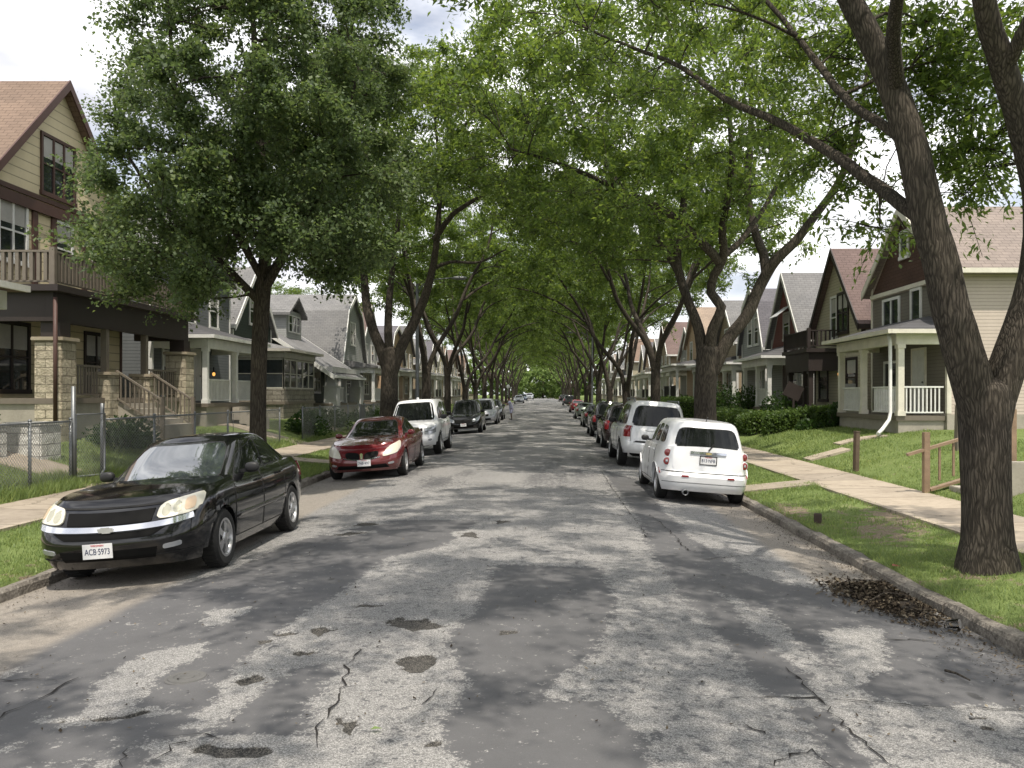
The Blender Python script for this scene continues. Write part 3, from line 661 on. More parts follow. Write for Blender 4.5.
# ---- sidewalks and front walks
SW = NT('sidewalk_concrete'); p = SW.pos(); x, y, z = SW.sep(p)
jn = SW.math('FRACT', SW.math('DIVIDE', y, 1.52)); jl = SW.math('MINIMUM', SW.smooth(jn, .0, .018), SW.smooth(jn, 1.0, .985))
n = SW.noise(p, 1.3, 5, .6); n2 = SW.noise(p, 60, 3); n4 = SW.noise(p, 7, 4); slab = SW.noise(SW.comb(SW.math('FLOOR', SW.math('DIVIDE', x, 1.9)), SW.math('FLOOR', SW.math('DIVIDE', y, 1.52)), 0.), 3.7, 0)
cc = SW.ramp(SW.math('MULTIPLY_ADD', n2, .25, SW.math('MULTIPLY_ADD', n4, .3, SW.math('MULTIPLY', n, .45))), [(.3, (.23, .195, .155)), (.5, (.36, .31, .25)), (.7, (.46, .40, .325))])
cc = SW.mix(1., cc, SW.ramp(slab, [(.3, (.82, .82, .83)), (.7, (1.08, 1.07, 1.05))]), 'MULTIPLY')
ck = SW.smooth(SW.voro(SW.comb(SW.math('ADD', x, SW.math('MULTIPLY', n4, .35)), y, 0.), .42, 'DISTANCE_TO_EDGE'), .0, .008)
SW.set(SW.mix(SW.math('MULTIPLY', jl, ck), (.09, .08, .06), cc), .92, 0, .2); SW.bump(SW.math('ADD', n2, SW.math('MULTIPLY', jl, 2.)), .35, .01)
def strip(name, x0, x1, y0, y1, dz, n=None, m=SW.m, nx=3):
    n = n or max(2, int((y1-y0)/1.5)); yy = np.linspace(y0, y1, n+1); xx = np.linspace(x0, x1, nx); X, Y = np.meshgrid(xx, yy)
    Z = np.array([[prof(a) for a in xx]]*len(yy))+np.array([gz(a) for a in yy])[:, None]+dz
    vs = np.stack([X, Y, Z], -1).reshape(-1, 3); lo = vs.copy(); lo[:, 2] -= .25; w_ = nx; i = np.arange(n)[:, None]*w_; j = np.arange(nx-1)[None]
    fs = np.stack([i+j, i+j+1, i+j+1+w_, i+j+w_], -1).reshape(-1, 4).tolist(); N = len(vs)
    rim = [r*w_ for r in range(n+1)]; rim2 = [r*w_+nx-1 for r in range(n+1)]
    for rr in (rim, rim2): fs += [[rr[q], rr[q+1], N+rr[q+1], N+rr[q]] for q in range(n)]
    for r in (0, n): fs += [[r*w_+q, r*w_+q+1, N+r*w_+q+1, N+r*w_+q] for q in range(nx-1)]
    b = MB(); b.add(np.vstack([vs, lo]), fs); return tag(b.build(name, m), kind='structure')
strip('sidewalk', 5.6, 7.15, -20, 420, .045); strip('sidewalk', -9.05, -7.5, -20, 420, .045)
for y0, y1, x0, x1 in [(16.9, 18.3, -12.8, -9.055), (23.6, 24.9, -11.0, -9.055), (31.5, 32.7, -12.2, -9.055), (40, 41.1, -11.8, -9.055), (48.5, 49.6, -11, -9.055), (17.5, 18.4, 4.1, 5.595), (33., 34, -7.495, -5.8), (24.4, 25.4, -7.495, -5.8), (41, 42, 7.155, 10.4)]:
    strip('front_walk', x0, x1, y0, y1, .05, 2, nx=8)
for y0, y1, x0, x1 in [(23.2, 23.9, 7.3, 8.4), (24.6, 25.2, 8.6, 10.)]: strip('paving_slab', x0, x1, y0, y1, .05, 2, nx=4)
# ---- grass: many single blades near the camera
GB = leafmat('grass_blade', (.19, .265, .09), (.31, .40, .13))
def hgt(x, y):
    x = np.asarray(x); xp = [-400,-14,-11.6,-10.3,-9.4,-9.05,-7.45,-5.77,0,4.08,5.55,7.15,7.6,9.2,11.2,14,400]; zp = [1.,.95,.78,.4,.17,.08,.05,-.08,-.08,-.08,.06,.09,.22,.64,.88,.95,1.]
    return np.interp(x, xp, zp)+np.array(sstep(50, 210, y))*.9
def grass(areas, seed):
    r = np.random.default_rng(seed); PX, PY, PH = [], [], []
    for x0, x1, y0, y1, dens, h in areas:
        n = int((x1-x0)*(y1-y0)*dens); x = r.uniform(x0, x1, n); y = r.uniform(y0, y1, n)
        k = (fbm(x*.9+seed, y*.9)+.4*fbm(x*4, y*4)) > r.uniform(.28, .72, n)
        for gx, gy, rx, ry in [(4.9, 12.2, .45, 1.0), (4.35, 14.6, .25, .9), (5.4, 13.5, .25, 1.1), (5.0, 9.5, .36, .36), (7.6, 14.6, .4, .3)]:
            k &= (((x-gx)/rx)**2+((y-gy)/ry)**2 >r.uniform(.1, 1.3, n)*(.4+1.3*fbm(x*3, y*3)))
        PX.append(x[k]); PY.append(y[k]); PH.append(h*r.uniform(.4, 1.3, k.sum())*(.6+.9*fbm(x[k]*1.3, y[k]*1.3)))
    x = np.concatenate(PX); y = np.concatenate(PY); h = np.concatenate(PH); n = len(x); z = hgt(x, y)+(fbm(x*1.1, y*1.1)-.47)*.10-.01
    a = r.uniform(0, 6.28, n); wd = np.clip(.0016*np.maximum(y, 7)/4, .0025, .012)+.002; lx, ly = r.normal(0, .45, n)*h, r.normal(0, .45, n)*h
    dx, dy = np.cos(a)*wd, np.sin(a)*wd
    V = np.stack([np.c_[x-dx, y-dy, z], np.c_[x+dx, y+dy, z], np.c_[x+lx, y+ly, z+h]], 1).reshape(-1, 3)
    return link('grass', np_mesh('grass', V, np.arange(3*n).reshape(-1, 3), GB), None)
tag(grass([(4.1, 5.62, 5.5, 10.5, 3000, .055), (4.1, 5.62, 10.5, 25, 1500, .06), (4.08, 4.2, 5.5, 25, 900, .08), (5.5, 5.66, 6, 20, 1500, .07)], 1), 'short green grass on the verge beside the forked tree', 'grass', kind='stuff')
tag(grass([(7.15, 12.2, 9, 17, 900, .055), (7.15, 11.5, 17, 32, 480, .07), (7.1, 7.3, 8, 30, 1500, .09)], 2), 'mown lawn rising to the house with the pale railing', 'grass', kind='stuff')
tag(grass([(-7.54, -5.79, 7.5, 13, 1900, .06), (-7.54, -5.79, 13, 30, 900, .07)], 3), 'verge grass beside the black sedan', 'grass', kind='stuff')
tag(grass([(-13, -9.05, 12.5, 17, 1000, .10), (-11.6, -9.05, 18.2, 30, 600, .1), (-9.8, -9.04, 12, 30, 2200, .2), (-9.7, -9.04, 30, 48, 500, .15)], 4), 'tall uncut grass and weeds along the wire fence', 'grass', kind='stuff')
# ================================================================ cars
class Car:
    """body and cabin are boxes bent by profile tables; every panel, lamp and pane is a patch of the same surface. +y is the front"""
    def __init__(s, S): s.S = S
    def I(s, tab, x): a = np.array(tab, float); o = np.argsort(a[:, 0]); return np.interp(x, a[o, 0], a[o, 1])
    def arch(s, y):
        S = s.S; z = np.full(np.shape(y), -9.)
        for w in S['axles']:
            d = np.abs(y-w); Rr = S['R']+S.get('gap', .05)
            z = np.maximum(z, np.where(d < Rr, S['R']-.01+np.sqrt(np.maximum(Rr*Rr-d*d, 0)), -9))
        return z
    def body(s, u, v, t):
        S = s.S; n = S.get('en', 7.); u, v, t = np.broadcast_arrays(*[np.asarray(q, float) for q in (u, v, t)])
        m = np.maximum(np.abs(u), np.abs(v)); nm = (np.abs(u)**n+np.abs(v)**n)**(1/n)+1e-9
        u2, v2 = u*m/nm, v*m/nm
        yf, yr = s.I(S['yf'], t), s.I(S['yr'], t)
        yf = yf-S.get('bow', .10)*np.abs(u2)**2.2; yr = yr+S.get('bowr', .06)*np.abs(u2)**2.2
        y = yr+(yf-yr)*(v2+1)/2
        W = S['W']*s.I(S['Wt'], t)*s.I(S['plan'], y)
        if S.get('flare'):
            for w in S['axles']: W = W+S['flare']*np.exp(-((np.abs(y-w)/(S['R']+.13))**4))*np.exp(-((t-.35)/.38)**4)
        x = u2*W; zb = s.I(S['zb'], y); zt = s.I(S['zt'], y)
        z = zb+(zt-zb)*t+S.get('crown', .03)*(1-u2*u2)*(t >= .999)
        side = (np.abs(u) > .93)
        z = np.where(side, np.maximum(z, np.minimum(s.arch(y), zt-.05)), z)
        return np.stack([x, y, z], -1)
    def cabin(s, u, v, t):
        S = s.S; n = S.get('cn', 6.); u, v, t = np.broadcast_arrays(*[np.asarray(q, float) for q in (u, v, t)])
        m = np.maximum(np.abs(u), np.abs(v)); nm = (np.abs(u)**n+np.abs(v)**n)**(1/n)+1e-9
        u2, v2 = u*m/nm, v*m/nm
        rt = np.interp(t, [0, .8, .9, .96, 1], [0, 0, .12, .42, 1])      # rounding into the roof
        (f0, r0), (f1, r1) = S['c0'], S['c1']
        yf = f0+(f1-f0)*t-rt*.06-S.get('cbow', .14)*np.abs(u2)**2*(1-.4*t); yr = r0+(r1-r0)*t+rt*.05+S.get('cbowr', .08)*np.abs(u2)**2
        y = yr+(yf-yr)*(v2+1)/2
        W = S['cw0']+(S['cw1']-S['cw0'])*t+S.get('cbulge', .015)*np.sin(PI*t)-rt*.075
        W = W*(1-S.get('ctap', .05)*np.clip((v2-.1)/.9, 0, 1)**2-S.get('ctapr', .06)*np.clip((-v2-.2)/.8, 0, 1)**2)
        zb = s.I(S['zt'], y)-.03; zr = S['H']-.03-S.get('rdrop', .03)*((y-(f1+r1)/2)/((f1-r1)/2+.01))**2
        z = zb+(zr-zb)*np.minimum(t, .97+.03*t)+.03*(1-u2*u2)*(t >= .999)
        return np.stack([u2*W, y, z], -1)
    def shell(s, fn, vs, us, ts):
        """closed-top box grid -> verts, quads"""
        ring = [(1, v) for v in vs]+[(u, 1) for u in us[::-1][1:]]+[(-1, v) for v in vs[::-1][1:]]+[(u, -1) for u in us[1:-1]]
        r = np.array(ring); n = len(r); U = np.tile(r[:, 0], (len(ts), 1)); V = np.tile(r[:, 1], (len(ts), 1)); T = np.tile(np.array(ts)[:, None], (1, n))
        P = fn(U, V, T).reshape(-1, 3); i = np.arange(len(ts)-1)[:, None]*n; j = np.arange(n)[None]; j2 = (j+1) % n
        Q = np.stack([i+j, i+j2, i+n+j2, i+n+j], -1).reshape(-1, 4).tolist()
        U, V = np.meshgrid(us, vs); C = fn(U, V, np.ones(U.shape)).reshape(-1, 3); b = len(P); nu = len(us)
        Q += [[b+a*nu+c, b+a*nu+c+1, b+(a+1)*nu+c+1, b+(a+1)*nu+c] for a in range(len(vs)-1) for c in range(nu-1)]
        return np.vstack([P, C]), Q
    def q2uv(s, q, end=1):
        """path around the body: q 0 = middle of the end, 1 = corner, beyond = along the side; sign = side"""
        q = np.asarray(q, float); a = np.abs(q); sg = np.where(q < 0, -1., 1.)
        return sg*np.minimum(a, 1), end*np.where(a <= 1, 1., 1-(a-1))
    def patch(s, fn, corners, off=.006, end=None, nu=8, nt=5, round_=0):
        """bilinear patch. corners 4 x (q,t) with end, or 4 x (u,v,t)"""
        c = np.array(corners, float); a = np.linspace(0, 1, nu)[None, :, None]; b = np.linspace(0, 1, nt)[:, None, None]
        P = (c[0]*(1-a)+c[1]*a)*(1-b)+(c[3]*(1-a)+c[2]*a)*b
        if round_:                                   # pull the corners in
            aa, bb = np.meshgrid(np.linspace(-1, 1, nu), np.linspace(-1, 1, nt)); e = round_
            m = np.maximum(np.abs(aa), np.abs(bb)); k = m/((np.abs(aa)**e+np.abs(bb)**e)**(1/e)+1e-9)
            A = ((aa*k+1)/2)[..., None]; B = ((bb*k+1)/2)[..., None]
            P = (c[0]*(1-A)+c[1]*A)*(1-B)+(c[3]*(1-A)+c[2]*A)*B
        def ev(P_):
            if end is None: return fn(P_[..., 0], P_[..., 1], P_[..., 2])
            u, v = s.q2uv(P_[..., 0], end); return fn(u, v, P_[..., 1])
        X = ev(P); du = np.gradient(X, axis=1); dt = np.gradient(X, axis=0); N = np.cross(du, dt); N /= np.linalg.norm(N, axis=-1)[..., None]+1e-9
        ctr = np.array([0, X[..., 1].mean()*.8, .55])
        if np.sum((X-ctr)*N) < 0: N = -N
        top = X+N*off; low = X-N*.012
        nn = nu*nt; V = np.vstack([top.reshape(-1, 3), low.reshape(-1, 3)])
        Q = [[r*nu+k, r*nu+k+1, (r+1)*nu+k+1, (r+1)*nu+k] for r in range(nt-1) for k in range(nu-1)]
        rim = [k for k in range(nu)]+[r*nu+nu-1 for r in range(1, nt)]+[(nt-1)*nu+k for k in range(nu-2, -1, -1)]+[r*nu for r in range(nt-2, 0, -1)]
        Q += [[rim[k], rim[(k+1) % len(rim)], nn+rim[(k+1) % len(rim)], nn+rim[k]] for k in range(len(rim))]
        return V, Q
def add_patch(mb, VQ): mb.add(VQ[0], VQ[1], True); return mb
WHEELS = {}
def wheel_mesh(Rr, w, spokes, key):
    if key in WHEELS: return WHEELS[key]
    k = 28; rr = Rr*.66
    ty = MB().lathe([(rr-.01, -w/2+.02), (rr+.02, -w/2), (Rr-.03, -w/2), (Rr-.006, -w/2+.025), (Rr, -w/2+.05), (Rr, w/2-.05), (Rr-.006, w/2-.025), (Rr-.03, w/2), (rr+.02, w/2), (rr-.01, w/2-.02)], k, 'x')
    for q in range(36):                                # tread blocks
        a = 2*PI*q/36; ty.obox((0, (Rr)*math.cos(a), Rr*math.sin(a)), (w*.74, .02, .012), Matrix.Rotation(a+PI/2, 3, 'X'))
    rm = MB().lathe([(rr+.004, w/2-.005), (rr-.02, w/2-.004), (rr-.035, w/2-.03), (rr-.045, -.02), (rr-.045, -w/2+.03)], k, 'x')
    rm.lathe([(.075, w/2-.02), (.06, w/2-.006), (.03, w/2), (.002, w/2)], 14, 'x')
    for q in range(spokes):
        a = 2*PI*q/spokes; ca, sa = math.cos(a), math.sin(a); s0, s1 = .045, rr-.018; w0, w1 = (.028, .045) if spokes < 7 else (.016, .024); x1 = w/2-.012
        def pt(r, o, x): return (x, r*ca-o*sa, r*sa+o*ca)
        vs = [pt(s0, -w0, x1), pt(s0, w0, x1), pt(s1, w1, x1-.012), pt(s1, -w1, x1-.012), pt(s0, -w0, x1-.05), pt(s0, w0, x1-.05), pt(s1, w1, x1-.06), pt(s1, -w1, x1-.06)]
        rm.add(vs, [(0,1,2,3), (7,6,5,4), (0,4,5,1), (1,5,6,2), (2,6,7,3), (3,7,4,0)])
    hub = MB().lathe([(rr-.05, -.01), (.03, -.012), (.002, -.012)], 20, 'x')
    objs = [ty.build('tmp', RUBBER, sharp=40), rm.build('tmp', RIM, sharp=35), hub.build('tmp', UNDER)]
    ms = [o.data for o in objs]
    for o in objs: bpy.data.objects.remove(o)
    WHEELS[key] = ms; return ms
TXT = {}
def text_obj(name, s, size, m, parent, loc, rot, ext=.0012, width=None):
    c = bpy.data.curves.new('t', 'FONT'); c.body = s; c.size = size; c.extrude = ext; c.align_x = 'CENTER'; c.align_y = 'CENTER'
    o = bpy.data.objects.new('t', c); COL.objects.link(o); dg = bpy.context.evaluated_depsgraph_get(); me = bpy.data.meshes.new_from_object(o.evaluated_get(dg))
    bpy.data.objects.remove(o); me.materials.clear(); me.materials.append(m); k = link(name, me, parent); k.location = loc; k.rotation_euler = rot
    if width:
        w = max(v.co.x for v in me.vertices)-min(v.co.x for v in me.vertices); k.scale = (width/max(w, .01), 1, 1)
    return k
def plate(root, P, end, text, tilt=0, frame=False):
    w, h = .305, .152; y = P[1]
    b = MB().box(-w/2, w/2, -.004, .004, -h/2, h/2); pl = b.build('licence_plate', PLATE, root, bevel=.002); pl.location = (P[0], y, P[2]); pl.rotation_euler = (tilt, 0, 0 if end < 0 else PI)
    text_obj('plate_number', text, .088, PLINK, pl, (0, -.0052, -.006), (PI/2, 0, 0), width=.255)
    text_obj('plate_state', 'WISCONSIN', .026, PLRED, pl, (0, -.0052, .058), (PI/2, 0, 0), width=.13)
    if frame:
        f = MB(); 
        for x0, x1, z0, z1 in [(-w/2-.012, w/2+.012, h/2-.004, h/2+.012), (-w/2-.012, w/2+.012, -h/2-.012, -h/2+.004), (-w/2-.012, -w/2+.004, -h/2+.0045, h/2-.0045), (w/2-.004, w/2+.012, -h/2+.0045, h/2-.0045)]: f.box(x0, x1, -.009, .003, z0, z1)
        f.build('plate_frame', PLASTIC, pl)
def bowtie(name, root, loc, w, m, rz=0):
    h = w*.36; P = [(-.5, -.30), (-.42, .36), (-.2, .36), (-.24, .5), (.3, .5), (.26, .36), (.5, .30), (.42, -.36), (.2, -.36), (.24, -.5), (-.3, -.5), (-.26, -.36)]
    b = MB().prism([(x*w, z*h) for x, z in P], 'y', -.006, .006); o = b.build(name, m, root, bevel=.0015); o.location = loc; o.rotation_euler = (0, 0, rz); return o
def make_car(name, label, cat, S, x, y, face, col, group='cars parked along the kerb'):
    """face +1: front points up the street, -1: front points at the camera"""
    k_ = float(np.interp(y, [60, 150], [1.03, 1.]))
    x, y = x*k_, y*k_; root = thing(name, label, cat, (x, y, gz(y)+road_z(x)+.004), 0 if face > 0 else PI, group); root.rotation_euler[1] = math.atan(.019*abs(x+.85))
    c = Car(S); L = (S['yf'][2][1]+2.4)
    lo, hi = min(p[1] for p in S['yr']), max(p[1] for p in S['yf'])
    det = S.get('det', 1); ax = S['axles']; Rr = S['R']
    vy = np.concatenate([np.linspace(-1, 1, 25 if det else 15)]+[((w+d-lo)/(hi-lo))*2-1 for w in ax for d in [np.linspace(-Rr-.09, Rr+.09, 26 if det else 12)]])
    vs = np.unique(np.round(np.clip(vy, -1, 1), 4)); us = np.linspace(-1, 1, 17 if det else 9)
    ts = [0, .06, .14, .24, .34, .44, .54, .64, .74, .83, .90, .95, .985, 1.] if det else [0, .12, .3, .5, .7, .85, .95, 1.]
    V, Q = c.shell(c.body, vs, us, ts); mb = MB().add(V, Q, True); mb.build('body', col, root, weld=.0015, sharp=38)
    V, Q = c.shell(c.cabin, np.linspace(-1, 1, 27), np.linspace(-1, 1, 13), [0, .2, .4, .6, .78, .86, .91, .95, .98, 1.]); MB().add(V, Q, True).build('cabin', S.get('cabin_mat') or col, root, weld=.001, sharp=50)
    # panes
    for nm, cs, kw in S['panes']:
        for sg in ((1, -1) if kw.get('both') else (1,)):
            cc = [(u*sg, v, t) for u, v, t in cs]
            g = MB(); add_patch(g, c.patch(c.cabin, cc, .004, nu=12, nt=8, round_=kw.get('r', 9))); g.build(nm, S.get('wg', CGLASS) if nm == 'windshield' else CGLASS, root, sharp=50)
            if kw.get('trim'):
                k = np.array(cc); m = k.mean(0); k = m+(k-m)*np.array([1.02, 1.05, 1.06]); k[:, 0] = np.clip(k[:, 0], -1, 1) if kw.get('both') else k[:, 0]
                f = MB(); add_patch(f, c.patch(c.cabin, k, .0015, nu=12, nt=8, round_=kw.get('r', 9))); f.build('window_trim', PLASTIC, root, sharp=50)
    for nm, m, end, cs, kw in S['lamps']:
        for sg in ((1, -1) if kw.get('both', True) else (1,)):
            g = MB(); add_patch(g, c.patch(c.body, [(q*sg, t) for q, t in cs], kw.get('off', .008), end, nu=kw.get('nu', 12), nt=kw.get('nt', 6), round_=kw.get('r', 0))); g.build(nm, m, root, sharp=45)
    # doors with seams and handles
    for v0, v1, hv in S['doors']:
        for sg in (1, -1):
            d = MB(); add_patch(d, c.patch(c.body, [(sg, v0, .13), (sg, v1, .13), (sg, v1, .985), (sg, v0, .985)], .003, nu=14, nt=10)); do = d.build('door', col, root, sharp=45)
            sm = MB()
            for vv in (v0, v1): add_patch(sm, c.patch(c.body, [(sg, vv-.004, .12), (sg, vv+.004, .12), (sg, vv+.004, .985), (sg, vv-.004, .985)], .0045, nu=2, nt=9))
            add_patch(sm, c.patch(c.body, [(sg, v0, .125), (sg, v1, .125), (sg, v1, .14), (sg, v0, .14)], .0045, nu=9, nt=2)); sm.build('door_seam', SEAM, do)
            p = c.body(sg, hv, .86); MB().obox((p[0]+sg*.018, p[1], p[2]), (.03, .17, .028), Matrix.Identity(3)).build('handle', S.get('handle_mat') or col, do, bevel=.008)
    if S.get('mould'):
        for sg in (1, -1):
            g = MB(); add_patch(g, c.patch(c.body, [(sg, S['doors'][-1][0], .40), (sg, S['doors'][0][1], .40), (sg, S['doors'][0][1], .47), (sg, S['doors'][-1][0], .47)], .012, nu=14, nt=3)); g.build('side_moulding', S['mould'], root)
    # mirrors
    for sg in (1, -1):
        p = c.cabin(sg, S.get('mv', .78), .08); mw = S.get('mw', .09)
        g = MB().ell((p[0]+sg*(.05+mw), p[1]+.02, p[2]+.06), (mw, .055, mw*.72), 14, 8, .75); g.bar((p[0]-.02*sg, p[1], p[2]+.02), (p[0]+sg*.08, p[1]+.02, p[2]+.03), .04); g.build('wing_mirror', S.get('mirror_mat') or col, root)
    # wheels
    wm = wheel_mesh(Rr, S['tw'], S['spokes'], (Rr, S['tw'], S['spokes']))
    for yy in ax:
        for sg in (1, -1):
            w = link('wheel', wm[0], root); w.location = (sg*(S['W']-S['tw']/2-.012), yy, Rr); w.rotation_euler = (0, 0, 0 if sg > 0 else PI)
            link('rim', wm[1], w); link('brake_disc', wm[2], w)
    # dark underside and wheel housings
    u = MB().box(-S['W']*.72, S['W']*.72, lo+.25, hi-.3, S['zb'][0][1]+.03, S['zb'][0][1]+.32)
    for yy in ax: u.lathe([(.01, -S['W']*.92), (Rr+.035, -S['W']*.92), (Rr+.035, S['W']*.92), (.01, S['W']*.92)], 20, 'x', (0, yy, Rr)) if False else u.box(-S['W']*.60, S['W']*.60, yy-Rr-.05, yy+Rr+.05, .3, .62)
    u.build('underbody', UNDER, root)
    return root, c
def P_(a): return a
WT = [(0,.90),(.1,.95),(.25,.975),(.45,.995),(.6,1.),(.8,.985),(.92,.95),(1,.90)]
def sedan(**k):
    S = dict(W=.888, H=1.46, R=.325, tw=.205, spokes=5, axles=(1.40, -1.28), en=7., bow=.20, bowr=.12,
        yf=[(0,2.26),(.2,2.36),(.45,2.39),(.6,2.375),(.8,2.31),(.92,2.22),(1,2.08)], yr=[(0,-2.22),(.2,-2.34),(.45,-2.39),(.6,-2.385),(.8,-2.36),(.92,-2.31),(1,-2.24)],
        Wt=WT, plan=[(-2.5,.93),(-1.6,.985),(-.5,1),(.8,1),(1.7,.985),(2.5,.94)], zb=[(-2.4,.25),(-1.5,.19),(1.5,.18),(2.4,.21)], crown=.035,
        zt=[(-2.4,.97),(-2.2,1.01),(-1.5,1.03),(-.8,1.0),(.4,.955),(.95,.955),(1.5,.90),(2.0,.80),(2.25,.71),(2.4,.62)],
        c0=(1.16,-1.80), c1=(.10,-.95), cw0=.79, cw1=.575, cn=6, rdrop=.035, mv=.62,
        panes=[('windshield', [(-.93,1,.06),(.93,1,.06),(.92,1,.90),(-.92,1,.90)], dict(trim=1)), ('rear_window', [(.9,-1,.1),(-.9,-1,.1),(-.88,-1,.9),(.88,-1,.9)], dict(trim=1)),
               ('side_window', [(1,.085,.10),(1,.80,.08),(1,.80,.60),(1,.085,.86)], dict(both=1, trim=1)), ('side_window', [(1,-.56,.14),(1,.045,.10),(1,.045,.86),(1,-.56,.84)], dict(both=1, trim=1)),
               ('quarter_window', [(1,-.80,.16),(1,-.60,.14),(1,-.60,.80),(1,-.74,.40)], dict(both=1))],
        doors=[(.02,.47,.10),(-.42,.01,-.30)], lamps=[])
    S.update(k); return S
def suv(**k):
    S = dict(W=.99, H=1.92, R=.385, tw=.25, spokes=6, axles=(1.53, -1.45), en=9., bow=.10, bowr=.05, gap=.06,
        yf=[(0,2.45),(.15,2.54),(.4,2.56),(.5,2.50),(.8,2.48),(.95,2.42),(1,2.34)], yr=[(0,-2.5),(.15,-2.57),(.36,-2.57),(.42,-2.50),(.8,-2.49),(1,-2.47)],
        Wt=[(0,.92),(.15,.965),(.4,.99),(.6,1.),(.85,.985),(.95,.96),(1,.92)], plan=[(-2.6,.96),(-1.6,1),(1.6,1),(2.6,.95)], zb=[(-2.5,.42),(-1.5,.36),(1.5,.34),(2.5,.34)], crown=.03,
        zt=[(-2.6,1.17),(0,1.17),(1.05,1.16),(1.4,1.15),(2.1,1.08),(2.4,1.0),(2.56,.93)],
        c0=(1.30,-2.46), c1=(.52,-2.28), cw0=.885, cw1=.70, cn=8, rdrop=.02, ctap=.05, ctapr=.03, mv=.74, mw=.12, cbow=.10, cbowr=.05,
        panes=[('windshield', [(-.93,1,.06),(.93,1,.06),(.92,1,.88),(-.92,1,.88)], dict(trim=1)), ('rear_window', [(.86,-1,.08),(-.86,-1,.08),(-.84,-1,.84),(.84,-1,.84)], dict(trim=1, r=7)),
               ('side_window', [(1,.30,.10),(1,.80,.08),(1,.80,.55),(1,.30,.84)], dict(both=1, trim=1)), ('side_window', [(1,-.23,.10),(1,.26,.10),(1,.26,.84),(1,-.23,.84)], dict(both=1, trim=1)),
               ('side_window', [(1,-.86,.12),(1,-.30,.10),(1,-.30,.84),(1,-.82,.80)], dict(both=1, trim=1))],
        doors=[(.10,.52,.17),(-.32,.09,-.23)], lamps=[])
    S.update(k); return S
PBLACK = carpaint('black_paint', (.006, .006, .007), .1, dirt=.05, coat=.6); PRED = carpaint('red_paint', (.13, .009, .013), .22, .15); PWHITE = carpaint('white_paint', (.80, .81, .83), .3, dirt=.2)
PSILV = carpaint('silver_paint', (.36, .37, .40), .3, .5); PDARK = carpaint('dark_grey_paint', (.035, .038, .042), .22, .2); PMAR = carpaint('maroon_paint', (.022, .009, .010), .2, .1)
PGREEN = carpaint('dark_green_paint', (.014, .025, .02), .22, .1); PPALEG = carpaint('pale_green_paint', (.20, .24, .21), .28, .4); PRED2 = carpaint('bright_red_paint', (.33, .02, .03), .25)
PBLUE = carpaint('blue_paint', (.05, .09, .16), .25, .2); PLAV = carpaint('pale_silver_paint', (.5, .51, .56), .3, .35)
# ---- black sedan, front toward the camera
S = sedan(mould=PBLACK, mirror_mat=PLASTIC, H=1.48, wg=WGLASS, c0=(1.16,-2.0), c1=(.10,-1.12), en=9., bow=.15, plan=[(-2.5,.93),(-1.6,.985),(-.5,1),(.8,1),(1.7,1.),(2.5,.985)],
    zt=[(-2.4,.97),(-2.2,1.01),(-1.5,1.03),(-.8,1.0),(.4,.975),(.95,.98),(1.5,.95),(2.0,.89),(2.2,.83),(2.4,.72)], lamps=[
    ('grille', GRILL, 1, [(-.50,.79),(.50,.79),(.54,.92),(-.54,.92)], dict(both=False, nu=16, off=.006)),
    ('grille', GRILL, 1, [(-.50,.57),(.50,.57),(.66,.675),(-.66,.675)], dict(both=False, nu=16, off=.005)),
    ('chrome_bar', CHROME, 1, [(-.97,.685),(.97,.685),(.95,.765),(-.95,.765)], dict(both=False, nu=26, off=.022)),
    ('headlight', HAZY, 1, [(.55,.795),(1.05,.765),(1.14,.97),(.60,.955)], dict(off=.014, nu=18, r=4.5)),
    ('reflector', REFL, 1, [(.61,.815),(.71,.81),(.72,.935),(.63,.935)], dict(off=.0165, r=2.2)), ('reflector', REFL, 1, [(.735,.815),(.835,.81),(.84,.94),(.745,.94)], dict(off=.0165, r=2.2)),
    ('indicator', AMBER, 1, [(.86,.815),(.985,.805),(1.0,.94),(.87,.94)], dict(off=.018, r=4)),
    ('fog_light', CLEARL, 1, [(.64,.30),(.84,.315),(.84,.40),(.64,.385)], dict(off=.01, r=6)),
    ('lower_grille', GRILL, 1, [(-.55,.16),(.55,.16),(.58,.36),(-.58,.36)], dict(both=False, nu=14, off=.004)),
    ('bumper_lip', SEAM, 1, [(-1.1,.195),(1.1,.195),(1.1,.21),(-1.1,.21)], dict(both=False, nu=30, nt=2, off=.003)),
    ('hood_edge', SEAM, 1, [(-.95,.945),(.95,.945),(.93,.96),(-.93,.96)], dict(both=False, nu=24, nt=2, off=.004)),
    ('tail_light', REDL, -1, [(.55,.62),(1.10,.64),(1.15,.92),(.6,.9)], dict(off=.01))])
rt, c = make_car('parked_sedan', 'glossy black sedan with hazy yellowed headlights facing the viewer', 'car', S, -4.50, 11.12, -1, PBLACK); rt.scale = (1.05, 1.0, 1.045)
p = c.body(0, 1, .37); plate(rt, (.08, p[1]+.012, p[2]+.0), 1, 'ACB·5973')
p = c.body(0, 1, .725); bowtie('emblem', rt, (0, p[1]+.03, p[2]), .17, EMBL)
for xx in (-.35, .25): 
    w0, w1 = c.cabin(xx, 1, .08), c.cabin(xx+.45, 1, .11); MB().bar((w0[0], w0[1]+.03, w0[2]+.02), (w1[0]-.02, w1[1]+.03, w1[2]+.03), .014).build('wiper', PLASTIC, rt)
p = c.cabin(.88, 1, .75); MB().tube([(0, -1.55, 1.40), (0, -1.62, 1.72)], .004, 6).build('aerial', PLASTIC, rt)
